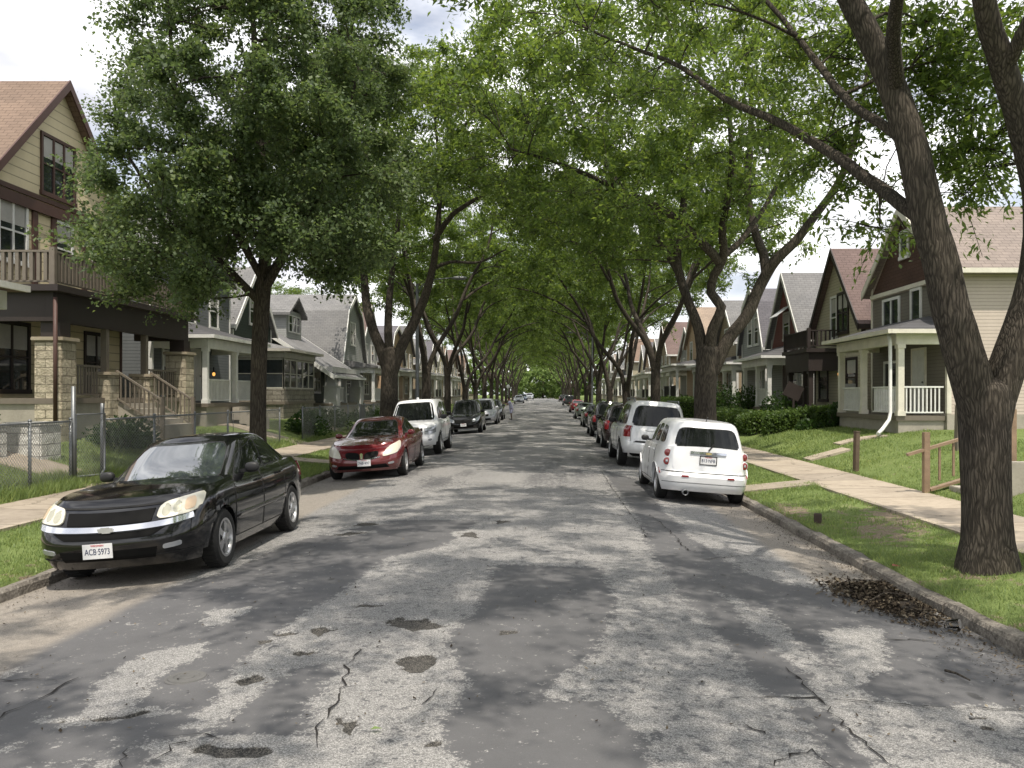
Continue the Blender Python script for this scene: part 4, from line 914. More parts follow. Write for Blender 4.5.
# inside the windscreen: pale sun shade
# ---- red sedan
S = sedan(W=.895, H=1.44, R=.33, axles=(1.46, -1.39), mirror_mat=PRED, en=8., bow=.18, plan=[(-2.5,.93),(-1.6,.985),(-.5,1),(.8,1),(1.7,1.),(2.5,.98)], c0=(1.22, -1.72), c1=(.05, -.85),
    zt=[(-2.4,.98),(-2.2,1.03),(-1.5,1.05),(-.8,1.01),(.4,.95),(.95,.95),(1.5,.90),(2.0,.81),(2.25,.72),(2.4,.62)], lamps=[
    ('grille', GRILL, 1, [(.05,.62),(.40,.68),(.46,.88),(.07,.86)], dict(off=.008, r=4)),
    ('grille_rim', CHROME, 1, [(.04,.58),(.46,.655),(.49,.70),(.04,.625)], dict(off=.012, nt=3)),
    ('headlight', HAZY, 1, [(.50,.66),(1.0,.70),(1.16,1.0),(.66,.94)], dict(off=.014, nu=18, r=4)),
    ('fog_light', CLEARL, 1, [(.68,.27),(.84,.28),(.84,.38),(.68,.37)], dict(off=.008, r=3)),
    ('lower_grille', GRILL, 1, [(-.72,.13),(.72,.13),(.62,.33),(-.62,.33)], dict(both=False, nu=16, off=.004)),
    ('tail_light', REDL, -1, [(.55,.62),(1.10,.64),(1.15,.92),(.6,.9)], dict(off=.01))])
rt, c = make_car('parked_sedan', 'red sedan with pale cloudy headlights in front of the white SUV', 'car', S, -4.22, 22.2, -1, PRED); rt.scale = (1.06, 1., 1.03)
p = c.body(0, 1, .47); plate(rt, (-.06, p[1]+.016, p[2]), 1, '748·497')
p = c.body(0, 1, .74); MB().prism([(-.035, .07), (0, .09), (.035, .07), (.02, -.07), (0, -.10), (-.02, -.07)], 'y', -.008, .008).build('emblem', CHROME, rt, bevel=.002).location = (0, p[1]+.02, p[2])
# ---- white large SUV facing us
S = suv(mirror_mat=PLASTIC, handle_mat=PLASTIC, lamps=[
    ('grille', GRILL, 1, [(-.52,.60),(.52,.60),(.52,.90),(-.52,.90)], dict(both=False, nu=14, off=.006)),
    ('chrome_bar', PWHITE, 1, [(-.56,.72),(.56,.72),(.56,.78),(-.56,.78)], dict(both=False, nu=14, off=.02)),
    ('headlight', CLEARL, 1, [(.58,.60),(1.02,.60),(1.08,.90),(.58,.90)], dict(off=.01, nu=14)),
    ('lamp_divider', PLASTIC, 1, [(.60,.735),(1.02,.735),(1.03,.76),(.60,.76)], dict(off=.014, nu=12, nt=2)),
    ('lower_grille', GRILL, 1, [(-.5,.12),(.5,.12),(.5,.30),(-.5,.30)], dict(both=False, nu=12, off=.005)),
    ('fog_light', CLEARL, 1, [(.72,.25),(.86,.25),(.86,.37),(.72,.37)], dict(off=.01, r=2)),
    ('tail_light', REDL, -1, [(.8,.5),(1.05,.5),(1.05,1.),(.8,1.)], dict(off=.01))])
rt, c = make_car('parked_suv', 'big white SUV facing the viewer behind the red sedan', 'SUV', S, -4.32, 29.9, -1, PWHITE)
p = c.body(0, 1, .34); plate(rt, (0, p[1]+.016, p[2]), 1, '816·TKL'); p = c.body(0, 1, .75); bowtie('emblem', rt, (0, p[1]+.03, p[2]), .2, GOLD)
MB().lathe([(.02, 0), (.05, .005), (.05, .05), (.01, .07)], 12, 'z', (0, -.3, 1.915)).build('roof_aerial', PWHITE, rt)
# ---- further cars on that side
CROSS = dict(W=.92, H=1.72, R=.35, tw=.22, axles=(1.36, -1.36), c0=(1.25,-2.18), c1=(.35,-1.85), cw0=.82, cw1=.62, cn=6,
    yf=[(0,2.2),(.2,2.3),(.45,2.32),(.6,2.30),(.8,2.25),(.92,2.17),(1,2.05)], yr=[(0,-2.2),(.2,-2.3),(.45,-2.32),(.55,-2.28),(.8,-2.25),(1,-2.2)],
    zb=[(-2.4,.32),(-1.5,.26),(1.5,.25),(2.4,.27)], zt=[(-2.4,1.08),(0,1.06),(1.0,1.05),(1.5,1.02),(2.0,.92),(2.32,.76)])
def faced(grille=GRILL, lens=CLEARL, red=REDL, hi=False):
    return [('grille', grille, 1, [(-.42,.62),(.42,.62),(.45,.84),(-.45,.84)], dict(both=False, nu=12)), ('headlight', lens, 1, [(.52,.64),(1.0,.68),(1.14,.94),(.56,.88)], dict(off=.01, r=4)),
            ('lower_grille', GRILL, 1, [(-.6,.13),(.6,.13),(.6,.36),(-.6,.36)], dict(both=False, nu=12)),
            ('tail_light', red, -1, [(.82,.55 if hi else .60),(1.06,.56 if hi else .62),(1.08,.99 if hi else .9),(.80,.99 if hi else .88)], dict(off=.012)), ('rear_valance', GRILL, -1, [(-.8,.02),(.8,.02),(.8,.2),(-.8,.2)], dict(both=False, nu=12))]
def far_car(kind, label, x, y, face, col, base, cat=None, plate_s=None, **k):
    d = dict(lamps=faced(hi=base is CROSS or k.get('hi', False)), det=1 if y < 60 else 0); k.pop('hi', None); d.update(k)
    S = suv(**{**base, **d}) if base is not None else sedan(**d)
    rt, c = make_car('parked_'+kind, label, cat or {'suv': 'SUV'}.get(kind, kind if kind in ('minivan',) else 'car'), S, x, y, face, col)
    e = 1 if face < 0 else -1; p = c.body(0, e, .42); 
    if y < 100: plate(rt, (0, p[1]+e*.016, p[2]), e, plate_s or '%03d·%s' % (int(y*13.7) % 900+99, 'KRT'))
    return rt
far_car('suv', 'black crossover SUV between the white SUV and the silver minivan', -4.02, 45.5, -1, PBLACK, CROSS, H=1.80)
far_car('minivan', 'silver minivan parked behind the black crossover', -3.92, 57.8, -1, PLAV, CROSS, W=.97, H=1.80, c0=(1.75, -2.3), c1=(.6, -2.0))
far_car('suv', 'dark grey car that the person in lavender leans on', -3.9, 66.6, -1, PDARK, CROSS, H=1.66)
far_car('sedan', 'silver sedan parked alone far past the person', -4.15, 148, -1, PSILV, None)
far_car('sedan', 'blue sedan parked far past the silver one', -4.1, 178, -1, PBLUE, None)
far_car('hatchback', 'small white car farthest along the fence side', -3.2, 205, -1, PWHITE, CROSS, H=1.6)
# ---- white retro wagon seen from behind
S = suv(W=.865, H=1.61, R=.335, tw=.215, spokes=5, axles=(1.34, -1.28), en=7., bow=.22, bowr=.10, gap=.05, flare=.065, crown=.04,
    yf=[(0,2.1),(.2,2.2),(.45,2.23),(.6,2.2),(.8,2.12),(.92,2.02),(1,1.9)], yr=[(0,-2.16),(.10,-2.22),(.36,-2.235),(.42,-2.20),(.445,-2.11),(.7,-2.09),(1,-2.05)],
    Wt=[(0,.92),(.12,.975),(.38,.99),(.46,.965),(.6,.975),(.8,.97),(.92,.955),(1,.93)], plan=[(-2.3,.97),(-1.6,1),(.8,1),(1.7,.97),(2.3,.92)], zb=[(-2.4,.27),(-1.5,.2),(1.5,.2),(2.4,.24)],
    zt=[(-2.3,1.06),(0,1.03),(.9,1.02),(1.3,1.0),(1.8,.92),(2.23,.75)], c0=(1.12,-2.06), c1=(.42,-1.80), cw0=.80, cw1=.645, cn=7, rdrop=.05, ctapr=.05, cbowr=.12, mv=.66, mw=.085, mirror_mat=PLASTIC,
    panes=[('windshield', [(-.93,1,.06),(.93,1,.06),(.92,1,.88),(-.92,1,.88)], dict(trim=1)), ('rear_window', [(.87,-1,.08),(-.87,-1,.08),(-.83,-1,.82),(.83,-1,.82)], dict(r=6, trim=1)),
           ('side_window', [(1,.24,.16),(1,.72,.12),(1,.70,.62),(1,.24,.80)], dict(both=1, r=5)), ('side_window', [(1,-.26,.16),(1,.17,.16),(1,.17,.80),(1,-.26,.80)], dict(both=1, r=5)), ('quarter_window', [(1,-.74,.18),(1,-.34,.16),(1,-.34,.80),(1,-.70,.76)], dict(both=1, r=4))],
    doors=[(.06,.48,.13),(-.36,.05,-.27)], lamps=[
    ('tailgate', PWHITE, -1, [(-.80,.46),(.80,.46),(.82,1.),(-.82,1.)], dict(both=False, nu=16, off=.010, r=14)),
    ('bumper_reflector', REDL, -1, [(.44,.325),(.60,.325),(.60,.365),(.44,.365)], dict(off=.008)),
    ('bumper_seam', SEAM, -1, [(-1.12,.19),(1.12,.19),(1.12,.2),(-1.12,.2)], dict(both=False, nu=30, nt=2, off=.003)),
    ('bumper_seam', SEAM, -1, [(-1.12,.435),(1.12,.435),(1.12,.45),(-1.12,.45)], dict(both=False, nu=30, nt=2, off=.004)),
    ('side_marker', REDL, -1, [(1.17,.37),(1.185,.37),(1.185,.5),(1.17,.5)], dict(off=.008)),
    ('headlight', CLEARL, 1, [(.55,.66),(.95,.68),(1.1,.94),(.58,.9)], dict(off=.012, r=2))])
rt, c = make_car('parked_wagon', 'white retro styled wagon with round tail lights seen from behind', 'car', S, 2.98, 17.68, 1, PWHITE)
for sg in (1, -1):
    for t in (.66, .86):
        u_, v_ = c.q2uv(sg*.955, -1); p = c.body(u_, v_, t); a = sg*.42
        M = Matrix.Rotation(a, 3, 'Z')
        b = MB().lathe([(.072, .0), (.072, -.022), (.064, -.03)], 20, 'y').lathe([(.064, -.03), (.04, -.036), (.002, -.038)], 20, 'y'); o = b.build('tail_light', REDL, rt, sharp=40); o.location = p+np.array([0, .012, 0]); o.rotation_euler = (0, 0, a)
        MB().lathe([(.072, .012), (.084, .006), (.084, -.018), (.072, -.024)], 20, 'y').build('lamp_bezel', PWHITE, o, sharp=40)
        MB().lathe([(.026, -.037), (.022, -.0405), (.001, -.0405)], 14, 'y').build('inner_lens', CLEARL if t < .7 else REDL, o)
p = c.body(0, -1, .74); plate(rt, (0, p[1]-.022, p[2]-.0), -1, '813·NFB', frame=True)
g = MB(); add_patch(g, c.patch(c.body, [(-.42,.875),(.42,.875),(.42,.93),(-.42,.93)], .035, -1, nu=14, nt=4)); g.build('tailgate_handle', CHROME, rt, sharp=40)
p = c.body(0, -1, .90); bowtie('emblem', rt, (0, p[1]-.05, p[2]), .12, GOLD)
w0 = c.cabin(.0, -1, .07); MB().bar((w0[0], w0[1]-.035, w0[2]-.03), (w0[0]+.10, w0[1]-.005, w0[2]+.10), .022).build('rear_wiper', PLASTIC, rt)
MB().lathe([(.05, 0), (.055, -.2), (.045, -.2), (.04, 0)], 14, 'y', (-.42, -2.10, .235)).build('exhaust_pipe', STEEL, rt)
MB().tube([(0, -1.6, 1.58), (0, -1.75, 1.66)], .01, 8).build('aerial', PLASTIC, rt)
# ---- white full size SUV with tall red tail lamps
S = suv(W=1.0, H=1.93, R=.40, yr=[(0,-2.5),(.15,-2.6),(.36,-2.6),(.42,-2.5),(.8,-2.48),(1,-2.44)], cw0=.91, c0=(1.2,-2.44), c1=(.5,-2.16), axles=(1.55, -1.55), mirror_mat=PLASTIC, lamps=[
    ('tail_light', REDL, -1, [(.80,.60),(1.055,.60),(1.06,1.0),(.82,1.0)], dict(off=.014, nu=12)),
    ('bumper_top', PLASTIC, -1, [(-.7,.40),(.7,.40),(.62,.47),(-.62,.47)], dict(both=False, nu=12, off=.01)),
    ('tailgate_seam', SEAM, -1, [(.775,.45),(.785,.45),(.795,1.),(.785,1.)], dict(nu=2, off=.004)),
    ('rear_valance', GRILL, -1, [(-.45,.0),(.45,.0),(.42,.13),(-.42,.13)], dict(both=False, nu=10, off=.006)),
    ('headlight', CLEARL, 1, [(.58,.60),(1.02,.60),(1.08,.90),(.58,.90)], dict(off=.01))])
rt, c = make_car('parked_suv', 'white SUV with roof rails and tall red tail lights', 'SUV', S, 3.05, 25.6, 1, PWHITE)
p = c.body(0, -1, .66); plate(rt, (0, p[1]-.022, p[2]), -1, '205·SVD')
for sg in (1, -1):
    MB().tube([(sg*.60, .45, 1.87), (sg*.64, .35, 1.955), (sg*.645, -1.7, 1.955), (sg*.62, -1.95, 1.87)], .022, 8).build('roof_rail', STEEL, rt)
g = MB(); add_patch(g, c.patch(c.body, [(-.35,.86),(.35,.86),(.35,.91),(-.35,.91)], .02, -1, nu=10, nt=3)); g.build('tailgate_bar', PWHITE, rt)
far_car('suv', 'dark maroon crossover just ahead of the white roof railed SUV', 3.06, 33.6, 1, PMAR, CROSS, H=1.74)
far_car('suv', 'black SUV ahead of the maroon crossover', 3.16, 42.4, 1, PBLACK, CROSS, H=1.80, W=.95, hi=True)
far_car('sedan', 'dark green sedan ahead of the black SUV', 3.3, 54.5, 1, PGREEN, None, H=1.5)
far_car('sedan', 'pale green sedan with bright windows ahead of the dark green one', 3.45, 71.5, 1, PPALEG, None)
far_car('sedan', 'red sedan half way to the vanishing point', 3.72, 93.5, 1, PRED2, None)
far_car('suv', 'dark SUV beyond the red sedan on the hedge side', 3.9, 132, 1, PDARK, CROSS)
far_car('sedan', 'dark sedan farthest along the hedge side', 4.0, 172, 1, PBLACK, None)
# ================================================================ houses
def house(name, label, side, Y0, Y1, Xf, zb, eave, ridge, depth=11., kind='front', wall=None, gable=None, roofm=None, trim=WHITE, wins=(), porch=None, over=.32, chimney=None, dormer=None, found=.45, doors=(), gmin=None, fo=.24):
    """local frame: x toward the street, y along it, z up from the lawn"""
    yc = (Y0+Y1)/2; w = Y1-Y0; ny = -1 if side < 0 else 1
    root = thing(name, label, 'house', (Xf, yc, zb+gz(yc)), 0 if side < 0 else PI)
    Y = lambda d: ny*(w/2-d)                         # d metres from the end nearest the camera
    b = MB()
    if kind == 'front': b.prism([(-w/2, found), (w/2, found), (w/2, eave), (0, ridge-.1), (-w/2, eave)], 'x', -depth, 0)
    elif kind == 'gambrel': b.prism([(-w/2, found), (w/2, found), (w/2, eave), (w*.30, eave+(ridge-eave)*.68), (0, ridge-.08), (-w*.30, eave+(ridge-eave)*.68), (-w/2, eave)], 'x', -depth, 0)
    else: b.prism([(-depth, found), (0, found), (0, eave), (-depth/2, ridge-.1), (-depth, eave)], 'y', -w/2, w/2)
    b.build('wall', wall, root)
    MB().box(-depth+.03, .03, -w/2-.03, w/2+.03, -1.2, found+.0).build('foundation', CONC, root)
    th = .16
    rb, fb = MB(), MB()
    if kind in ('front', 'gambrel'):
        k = (ridge-eave)/(w/2)
        if kind == 'front': out = [(-w/2-over, eave-over*k), (0, ridge), (w/2+over, eave-over*k)]
        else: out = [(-w/2-over, eave-over*1.6), (-w*.30-.03, eave+(ridge-eave)*.70), (0, ridge), (w*.30+.03, eave+(ridge-eave)*.70), (w/2+over, eave-over*1.6)]
        inn = [(y, z-th*1.25) for y, z in out]
        rb.prism(out+inn[::-1], 'x', -depth-.3, fo)
        f1 = [(y, z+.02) for y, z in out]; f2 = [(y, z-.26) for y, z in out]
        fb.prism(f1+f2[::-1], 'x', fo+.004, fo+.05)
        for s_ in (-1, 1): fb.box(-depth-.3, fo, s_*(w/2+over+.003), s_*(w/2+over+.11), out[0][1]-.16, out[0][1]-.02)   # gutters
    else:
        k = (ridge-eave)/(depth/2)
        out = [(over, eave-over*k), (-depth/2, ridge), (-depth-over, eave-over*k)]; inn = [(x, z-th*1.2) for x, z in out]
        rb.prism(out+inn[::-1], 'y', -w/2-.35, w/2+.35)
        f1 = [(x, z+.02) for x, z in out]; f2 = [(x, z-.24) for x, z in out]
        for s_ in (-1, 1): fb.prism(f1+f2[::-1], 'y', s_*(w/2+.354), s_*(w/2+.40))
        fb.box(over+.003, over+.11, -w/2-.35, w/2+.35, eave-over*k-.15, eave-over*k-.01)
    roof = rb.build('roof', roofm, root); fb.build('fascia', trim, root)
    if chimney: MB().box(-depth*.5-.35, -depth*.5+.35, Y(chimney)-.3, Y(chimney)+.3, ridge-1.3, ridge+.7).build('chimney', stone('chimney_brick', (.2, .1, .075), .22, .075), roof)
    if gable and kind == 'front':
        g0 = gmin or eave; hw = (ridge-g0)/(ridge-eave)*(w/2)
        hw = min(hw, w/2); MB().prism([(-hw+.12, g0), (hw-.12, g0), (0, ridge-.22)], 'x', .004, .035).build('gable_panel', gable, root)
        MB().box(.002, .07, -w/2-.02, w/2+.02, g0-.14, g0-.003).build('gable_band', trim, root)
    # corner boards
    for s_ in (-1, 1):
        cb = MB(); cb.box(.003, .03, s_*(w/2-.10), s_*(w/2+.028), found+.02, eave-.05); cb.box(-.10, .001, s_*(w/2+.003), s_*(w/2+.028), found+.02, eave-.05); cb.build('corner_board', trim, root)
    def window(face, a, z, ww, hh, style='double', tm=None, wside=None):
        """a: metres from the near end (front) or back from the facade (near side)"""
        tm = tm or trim; f = MB(); fr = .09
        f.box(.002, .055, -ww/2-fr, -ww/2, -hh/2-fr, hh/2+fr).box(.002, .055, ww/2, ww/2+fr, -hh/2-fr, hh/2+fr).box(.002, .055, -ww/2, ww/2, hh/2, hh/2+fr).box(.002, .075, -ww/2-fr-.03, ww/2+fr+.03, -hh/2-fr-.03, -hh/2)
        if style in ('double', 'pair'): f.box(.02, .045, -ww/2, ww/2, -.025, .025)
        if style in ('pair', 'sash'): f.box(.02, .05, -.035, .035, -hh/2, hh/2)
        if style == 'triple':
            for q in (-ww/6, ww/6): f.box(.02, .05, q-.04, q+.04, -hh/2, hh/2)
            f.box(.02, .045, -ww/2, ww/2, -.02, .02)
        o = f.build('window', tm, root); MB().box(.003, .018, -ww/2, ww/2, -hh/2, hh/2).build('pane', GLASS, o)
        if style not in ('plain', 'sash') and hh > .9:
            MB().box(.0185, .0195, -ww/2+.03, ww/2-.03, hh*.12, hh/2-.02).build('blind', paint('window_blind', (.42, .41, .38), .8), o)
        if face == 'front': o.location = (.036 if gable and kind == 'front' and z > (gmin or eave) else 0, Y(a), z)
        elif face == 'near': o.location = (-a, ny*w/2, z); o.rotation_euler = (0, 0, ny*PI/2)
        return o
    for wn in wins: window(*wn)
    def door(a, z0, m, x=0.):
        f = MB().box(.002, .05, -.52, -.45, 0, 2.1).box(.002, .05, .45, .52, 0, 2.1).box(.002, .05, -.45, .45, 2.03, 2.1); d = MB().box(.004, .035, -.45, .45, 0, 2.03)
        for zz in (.25, 1.15):
            for yy in (-.36, .04): d.box(.035, .045, yy, yy+.32, zz, zz+.7)
        o = d.build('door', m, root); o.location = (x, Y(a), z0); f.build('door_frame', trim, o); MB().ell((.07, .36, 1.0), (.03, .03, .03), 10, 6).build('handle', STEEL, o)
    for dr in doors: door(*dr)
    if porch: make_porch(root, Y, w, ny, **porch)
    return root, Y, window
def railing(p, q, h, m, parent, z0=.08, step=.13, bw=.035, top=.07, name='railing'):
    p, q = Vector(p), Vector(q); b = MB(); n = max(2, int((q-p).length/step)); up = Vector((0, 0, 1))
    b.bar(p+up*h, q+up*h, top, .05); b.bar(p+up*(z0+.02), q+up*(z0+.02), .05, .04)
    for i in range(1, n):
        c = p.lerp(q, i/n); b.bar(c+up*(z0+.03), c+up*(h-.025), bw, bw)
    return b.build(name, m, parent)
def make_porch(root, Y, w, ny, d0, d1, depth, floor, top, style='hip', cols=(), ctype='square', colm=WHITE, railm=WHITE, roofm=None, beamm=None, floorm=WOODG, steps=None, rails=(), deckrail=None, soff=None, beam=.34, rise=.55, over=.25, lattice=None, enclosed=None, apex=None):
    y0, y1 = sorted((Y(d0), Y(d1))); beamm = beamm or colm
    MB().box(.04, depth, y0, y1, floor-.14, floor).build('porch_floor', floorm, root)
    MB().box(.04, depth-.08, y0+.06, y1-.06, -1., floor-.143).build('porch_skirt', lattice or CONC, root)
    b = MB(); b.box(depth-.2, depth, y0, y1, top-beam, top); b.box(.04, depth-.203, y0, y0+.2, top-beam, top); b.box(.04, depth-.203, y1-.2, y1, top-beam, top); b.box(.04, depth-.203, y0+.203, y1-.203, top-.06, top-.01)
    b.build('porch_beam', beamm, root)
    o = over
    if style == 'hip':
        yy0, yy1 = y0-o, y1+o; xx = depth+o; ins = min(depth*.9, (yy1-yy0)*.3); zt = top+rise
        b = MB().add([(.04,yy0,top+.003),(xx,yy0,top+.003),(xx,yy1,top+.003),(.04,yy1,top+.003),(.04,yy0,top+.1),(xx,yy0,top+.1),(xx,yy1,top+.1),(.04,yy1,top+.1),(.04,yy0+ins,zt),(.04,yy1-ins,zt)],
                     [(0,3,2,1),(0,1,5,4),(1,2,6,5),(2,3,7,6),(4,5,8),(5,6,9,8),(6,7,9),(3,0,4,8,9,7)])
        pr = b.build('porch_roof', roofm, root)
        f = MB(); f.box(xx+.003, xx+.11, yy0-.1, yy1+.1, top-.02, top+.105); f.box(.04, xx, yy0-.11, yy0-.003, top-.02, top+.105); f.box(.04, xx, yy1+.003, yy1+.11, top-.02, top+.105); f.build('gutter', beamm, root)
    elif style == 'flat':
        MB().box(.04, depth+o, y0-o, y1+o, top+.003, top+.16).build('porch_roof', beamm, root)
    elif style == 'shed':
        b = MB().prism([(.04, top+.003), (depth+o, top+.003), (depth+o, top+.10), (.04, top+rise)], 'y', y0-o, y1+o); b.build('porch_roof', roofm, root)
        MB().box(depth+o+.003, depth+o+.09, y0-o, y1+o, top-.05, top+.09).build('gutter', beamm, root)
    if deckrail:
        zz = top+.165; h = deckrail[1]; m = deckrail[0]
        for p, q in [((depth, y0, zz), (depth, y1, zz)), ((.05, y0, zz), (depth, y0, zz)), ((.05, y1, zz), (depth, y1, zz))]: railing(p, q, h, m, root, step=deckrail[2], bw=deckrail[3], top=.1, name='balcony_railing')
        for yy in (y0, y1): MB().box(depth-.07, depth+.07, yy-.07, yy+.07, zz, zz+h+.1).build('balcony_post', m, root, bevel=.01)
    for c in cols:
        d, kind = c if isinstance(c, tuple) else (c, ctype); y = Y(d); x = depth-.14
        if kind == 'square': MB().box(x-.09, x+.09, y-.09, y+.09, floor, top-beam).box(x-.12, x+.12, y-.12, y+.12, floor, floor+.14).box(x-.12, x+.12, y-.12, y+.12, top-beam-.12, top-beam-.003).build('porch_column', colm, root)
        elif kind == 'thin': MB().box(x-.06, x+.06, y-.06, y+.06, floor, top-beam).build('porch_column', colm, root)
        elif kind == 'taper': MB().add([(x+a*r, y+b_*r, z) for z, r in ((-.3, .38), (floor+.95, .34)) for a, b_ in ((-1,-1),(1,-1),(1,1),(-1,1))], [(0,3,2,1),(4,5,6,7),(0,1,5,4),(1,2,6,5),(2,3,7,6),(3,0,4,7)]).add([(x+a*r, y+b_*r, z) for z, r in ((floor+.953, .27), (top-beam, .16)) for a, b_ in ((-1,-1),(1,-1),(1,1),(-1,1))], [(0,3,2,1),(4,5,6,7),(0,1,5,4),(1,2,6,5),(2,3,7,6),(3,0,4,7)]).box(x-.4, x+.4, y-.4, y+.4, floor+.9, floor+.952).build('porch_column', colm, root)
        elif kind in ('pier', 'pier_low'):
            hh = (floor+1.42) if kind == 'pier' else floor+.62; r = .34 if kind == 'pier' else .27
            po = MB().box(x-r, x+r, y-r, y+r, -1., hh).build('stone_pier', STONE, root, bevel=.02); MB().box(x-r-.06, x+r+.06, y-r-.06, y+r+.06, hh+.002, hh+.10).build('pier_cap', CAPST, po, bevel=.015)
            if kind == 'pier': MB().box(x-.24, x+.24, y-.24, y+.24, hh+.103, top-beam-.003).build('porch_column', colm, root)
            else: MB().box(x-.08, x+.08, y-.08, y+.08, hh+.103, top-beam-.003).build('porch_column', WOODG, root)
    for a, b_ in rails: railing((depth-.14, Y(a), floor), (depth-.14, Y(b_), floor), .86, railm, root)
    if enclosed:
        wm, z0, z1, n = enclosed; MB().box(.05, depth-.05, y0+.05, y1-.05, floor-.02, z0).box(.05, depth-.05, y0+.05, y1-.05, z1, top-beam-.003).build('sunporch_wall', wm, root)
        for fc in ('f', 'n'):
            Lw = (y1-y0-.1) if fc == 'f' else depth-.1; k = n if fc == 'f' else max(2, int(n*Lw/(y1-y0)))
            for i in range(k):
                f = MB(); ww = Lw/k; hh = z1-z0
                f.box(.0, .06, -ww/2, -ww/2+.07, 0, hh).box(0, .06, ww/2-.07, ww/2, 0, hh).box(0, .06, -ww/2+.07, ww/2-.07, 0, .06).box(0, .06, -ww/2+.07, ww/2-.07, hh-.06, hh).box(.01, .05, -ww/2+.07, ww/2-.07, hh*.5-.02, hh*.5+.02)
                o_ = f.build('window', colm, root); MB().box(.015, .03, -ww/2+.07, ww/2-.07, .06, hh-.06).build('pane', GLASS, o_)
                if fc == 'f': o_.location = (depth-.11, y0+.05+ww*(i+.5), z0+.002)
                else: o_.location = (depth-.05-ww*(i+.5), (y0+.11) if ny < 0 else (y1-.11), z0+.002); o_.rotation_euler = (0, 0, ny*PI/2)
    if steps is not None:
        d, sw, sm, rail = steps; y = Y(d); n = max(2, int(round((floor+.05)/.18))); b = MB(); run = .28
        for i in range(n): zt = floor-.01-(i+1)*(floor/(n+1))*1.0; b.box(depth+.004+i*run, depth+.004+(i+1)*run-.003, y-sw/2, y+sw/2, zt-.5, zt)
        b.build('porch_steps', sm, root)
        if rail:
            for s_ in (-1, 1):
                yy = y+s_*(sw/2+.04); e = depth+n*run; railing((depth+.1, yy, floor-.1), (e, yy, -.02), .86, rail, root, name='stair_railing', step=.15); MB().box(e-.05, e+.05, yy-.05, yy+.05, -.4, .95).build('newel_post', rail, root)
STONE = stone('rock_face_block', (.52, .465, .36)); CAPST = paint('cap_stone', (.36, .31, .23), .9, vs=5, bump=.4)
YEL = siding('yellow_siding', (.68, .59, .39), .26); BEIGE = siding('beige_siding', (.50, .43, .37), .105); TAUPE = siding('taupe_siding', (.165, .15, .125), .11); CRSID = siding('cream_siding', (.46, .42, .31), .12)
GREY = siding('grey_siding', (.125, .135, .14), .12); DGREEN = siding('dark_green_siding', (.03, .045, .035), .13); LGREY = siding('pale_grey_siding', (.32, .33, .32), .12); TAN = siding('tan_siding', (.33, .27, .19), .13); PEACH = siding('peach_siding', (.5, .36, .24), .12); REDB = siding('red_brown_siding', (.11, .03, .025), .14); REDSH = shingle('red_brown_shingle_wall', (.10, .06, .047), 'y')
SHT = shingle('tan_roof', (.265, .225, .2)); SHR = shingle('reddish_roof', (.17, .125, .115)); SHG = shingle('grey_roof', (.21, .21, .21)); SHP = shingle('slate_roof', (.15, .145, .16)); SHB = shingle('brown_roof', (.225, .165, .128)); SHGY = shingle('grey_side_roof', (.22, .22, .225), 'y'); SHD = shingle('dark_roof', (.10, .10, .105), 'y'); SHPE = shingle('peach_roof', (.34, .27, .21))
WDOOR = paint('white_door', (.66, .66, .64)); DDOOR = paint('dark_door', (.05, .03, .025))
# ---- right hand side
house('gabled_house', 'two storey house with brown shingled gable and pale porch railing', 1, 25.2, 31.0, 12.0, .93, 5.0, 7.25, depth=12, wall=BEIGE, gable=REDSH, roofm=SHT, trim=CREAM, gmin=4.62,
    wins=[('front', 2.1, 3.72, .62, 1.3, 'plain', WHITE), ('front', 4.05, 3.62, 1.25, 1.3, 'sash', WHITE), ('front', 2.9, 6.0, .5, .75, 'plain', WHITE), ('front', 4.0, 1.45, 1.1, 1.3, 'plain', WHITE)],
    doors=[(1.9, .42, WDOOR)], porch=dict(d0=.05, d1=5.2, depth=1.5, floor=.40, top=2.85, style='hip', roofm=SHD, cols=[.12, 3.0, 5.1], colm=CREAM, railm=WHITE, rails=[(.2, 2.2), (3.1, 4.9)], beam=.32, rise=.62, over=.3))
hR1 = bpy.context.scene.objects['gabled_house']
railing((.08, 2.78, .40), (1.3, 2.78, .40), .86, WHITE, hR1, step=.12, bw=.04)
MB().box(-.02, .0022, -2.87, 2.87, .46, 4.45).build('front_cladding', TAUPE, hR1)
dp = MB().tube([(1.68, 2.7, 2.85), (1.66, 2.78, 2.6), (1.66, 2.8, .5), (1.72, 2.85, .28), (2.1, 3.3, .02), (2.35, 3.6, -.1)], .055, 8); dp.build('downpipe', WHITE, hR1)
h, Y_, wf = house('gabled_house', 'cream sided gabled house with dark brown porch and balcony', 1, 31.9, 37.5, 12.0, .93, 3.95, 7.0, depth=12, wall=CRSID, roofm=SHR, trim=DARKT, over=.25,
    wins=[('front', 2.05, 4.3, 1.1, 1.5, 'pair', DARKT), ('front', 3.1, 4.2, .62, 1.6, 'double', WHITE), ('front', 1.1, 1.7, 1.0, 1.4, 'double', DARKT), ('front', 4.4, 1.6, 1.0, 1.5, 'double', DARKT)],
    porch=dict(d0=2.5, d1=5.8, depth=1.25, floor=.5, top=2.75, style='flat', cols=[2.7, 3.4, 5.5], colm=DARKT, railm=DARKT, rails=[(2.8, 5.4)], beam=.75, over=.12, deckrail=(DARKT, .72, .16, .06), floorm=DARKT))
ac = MB().box(.02, .42, -.33, .33, -.2, .2); 
for q in range(7): ac.box(.421, .435, -.28, .28, -.16+q*.05, -.135+q*.05)
o = ac.build('window_air_conditioner', paint('ac_grey', (.4, .4, .38)), h); o.location = (.03, Y_(.9), 1.25)
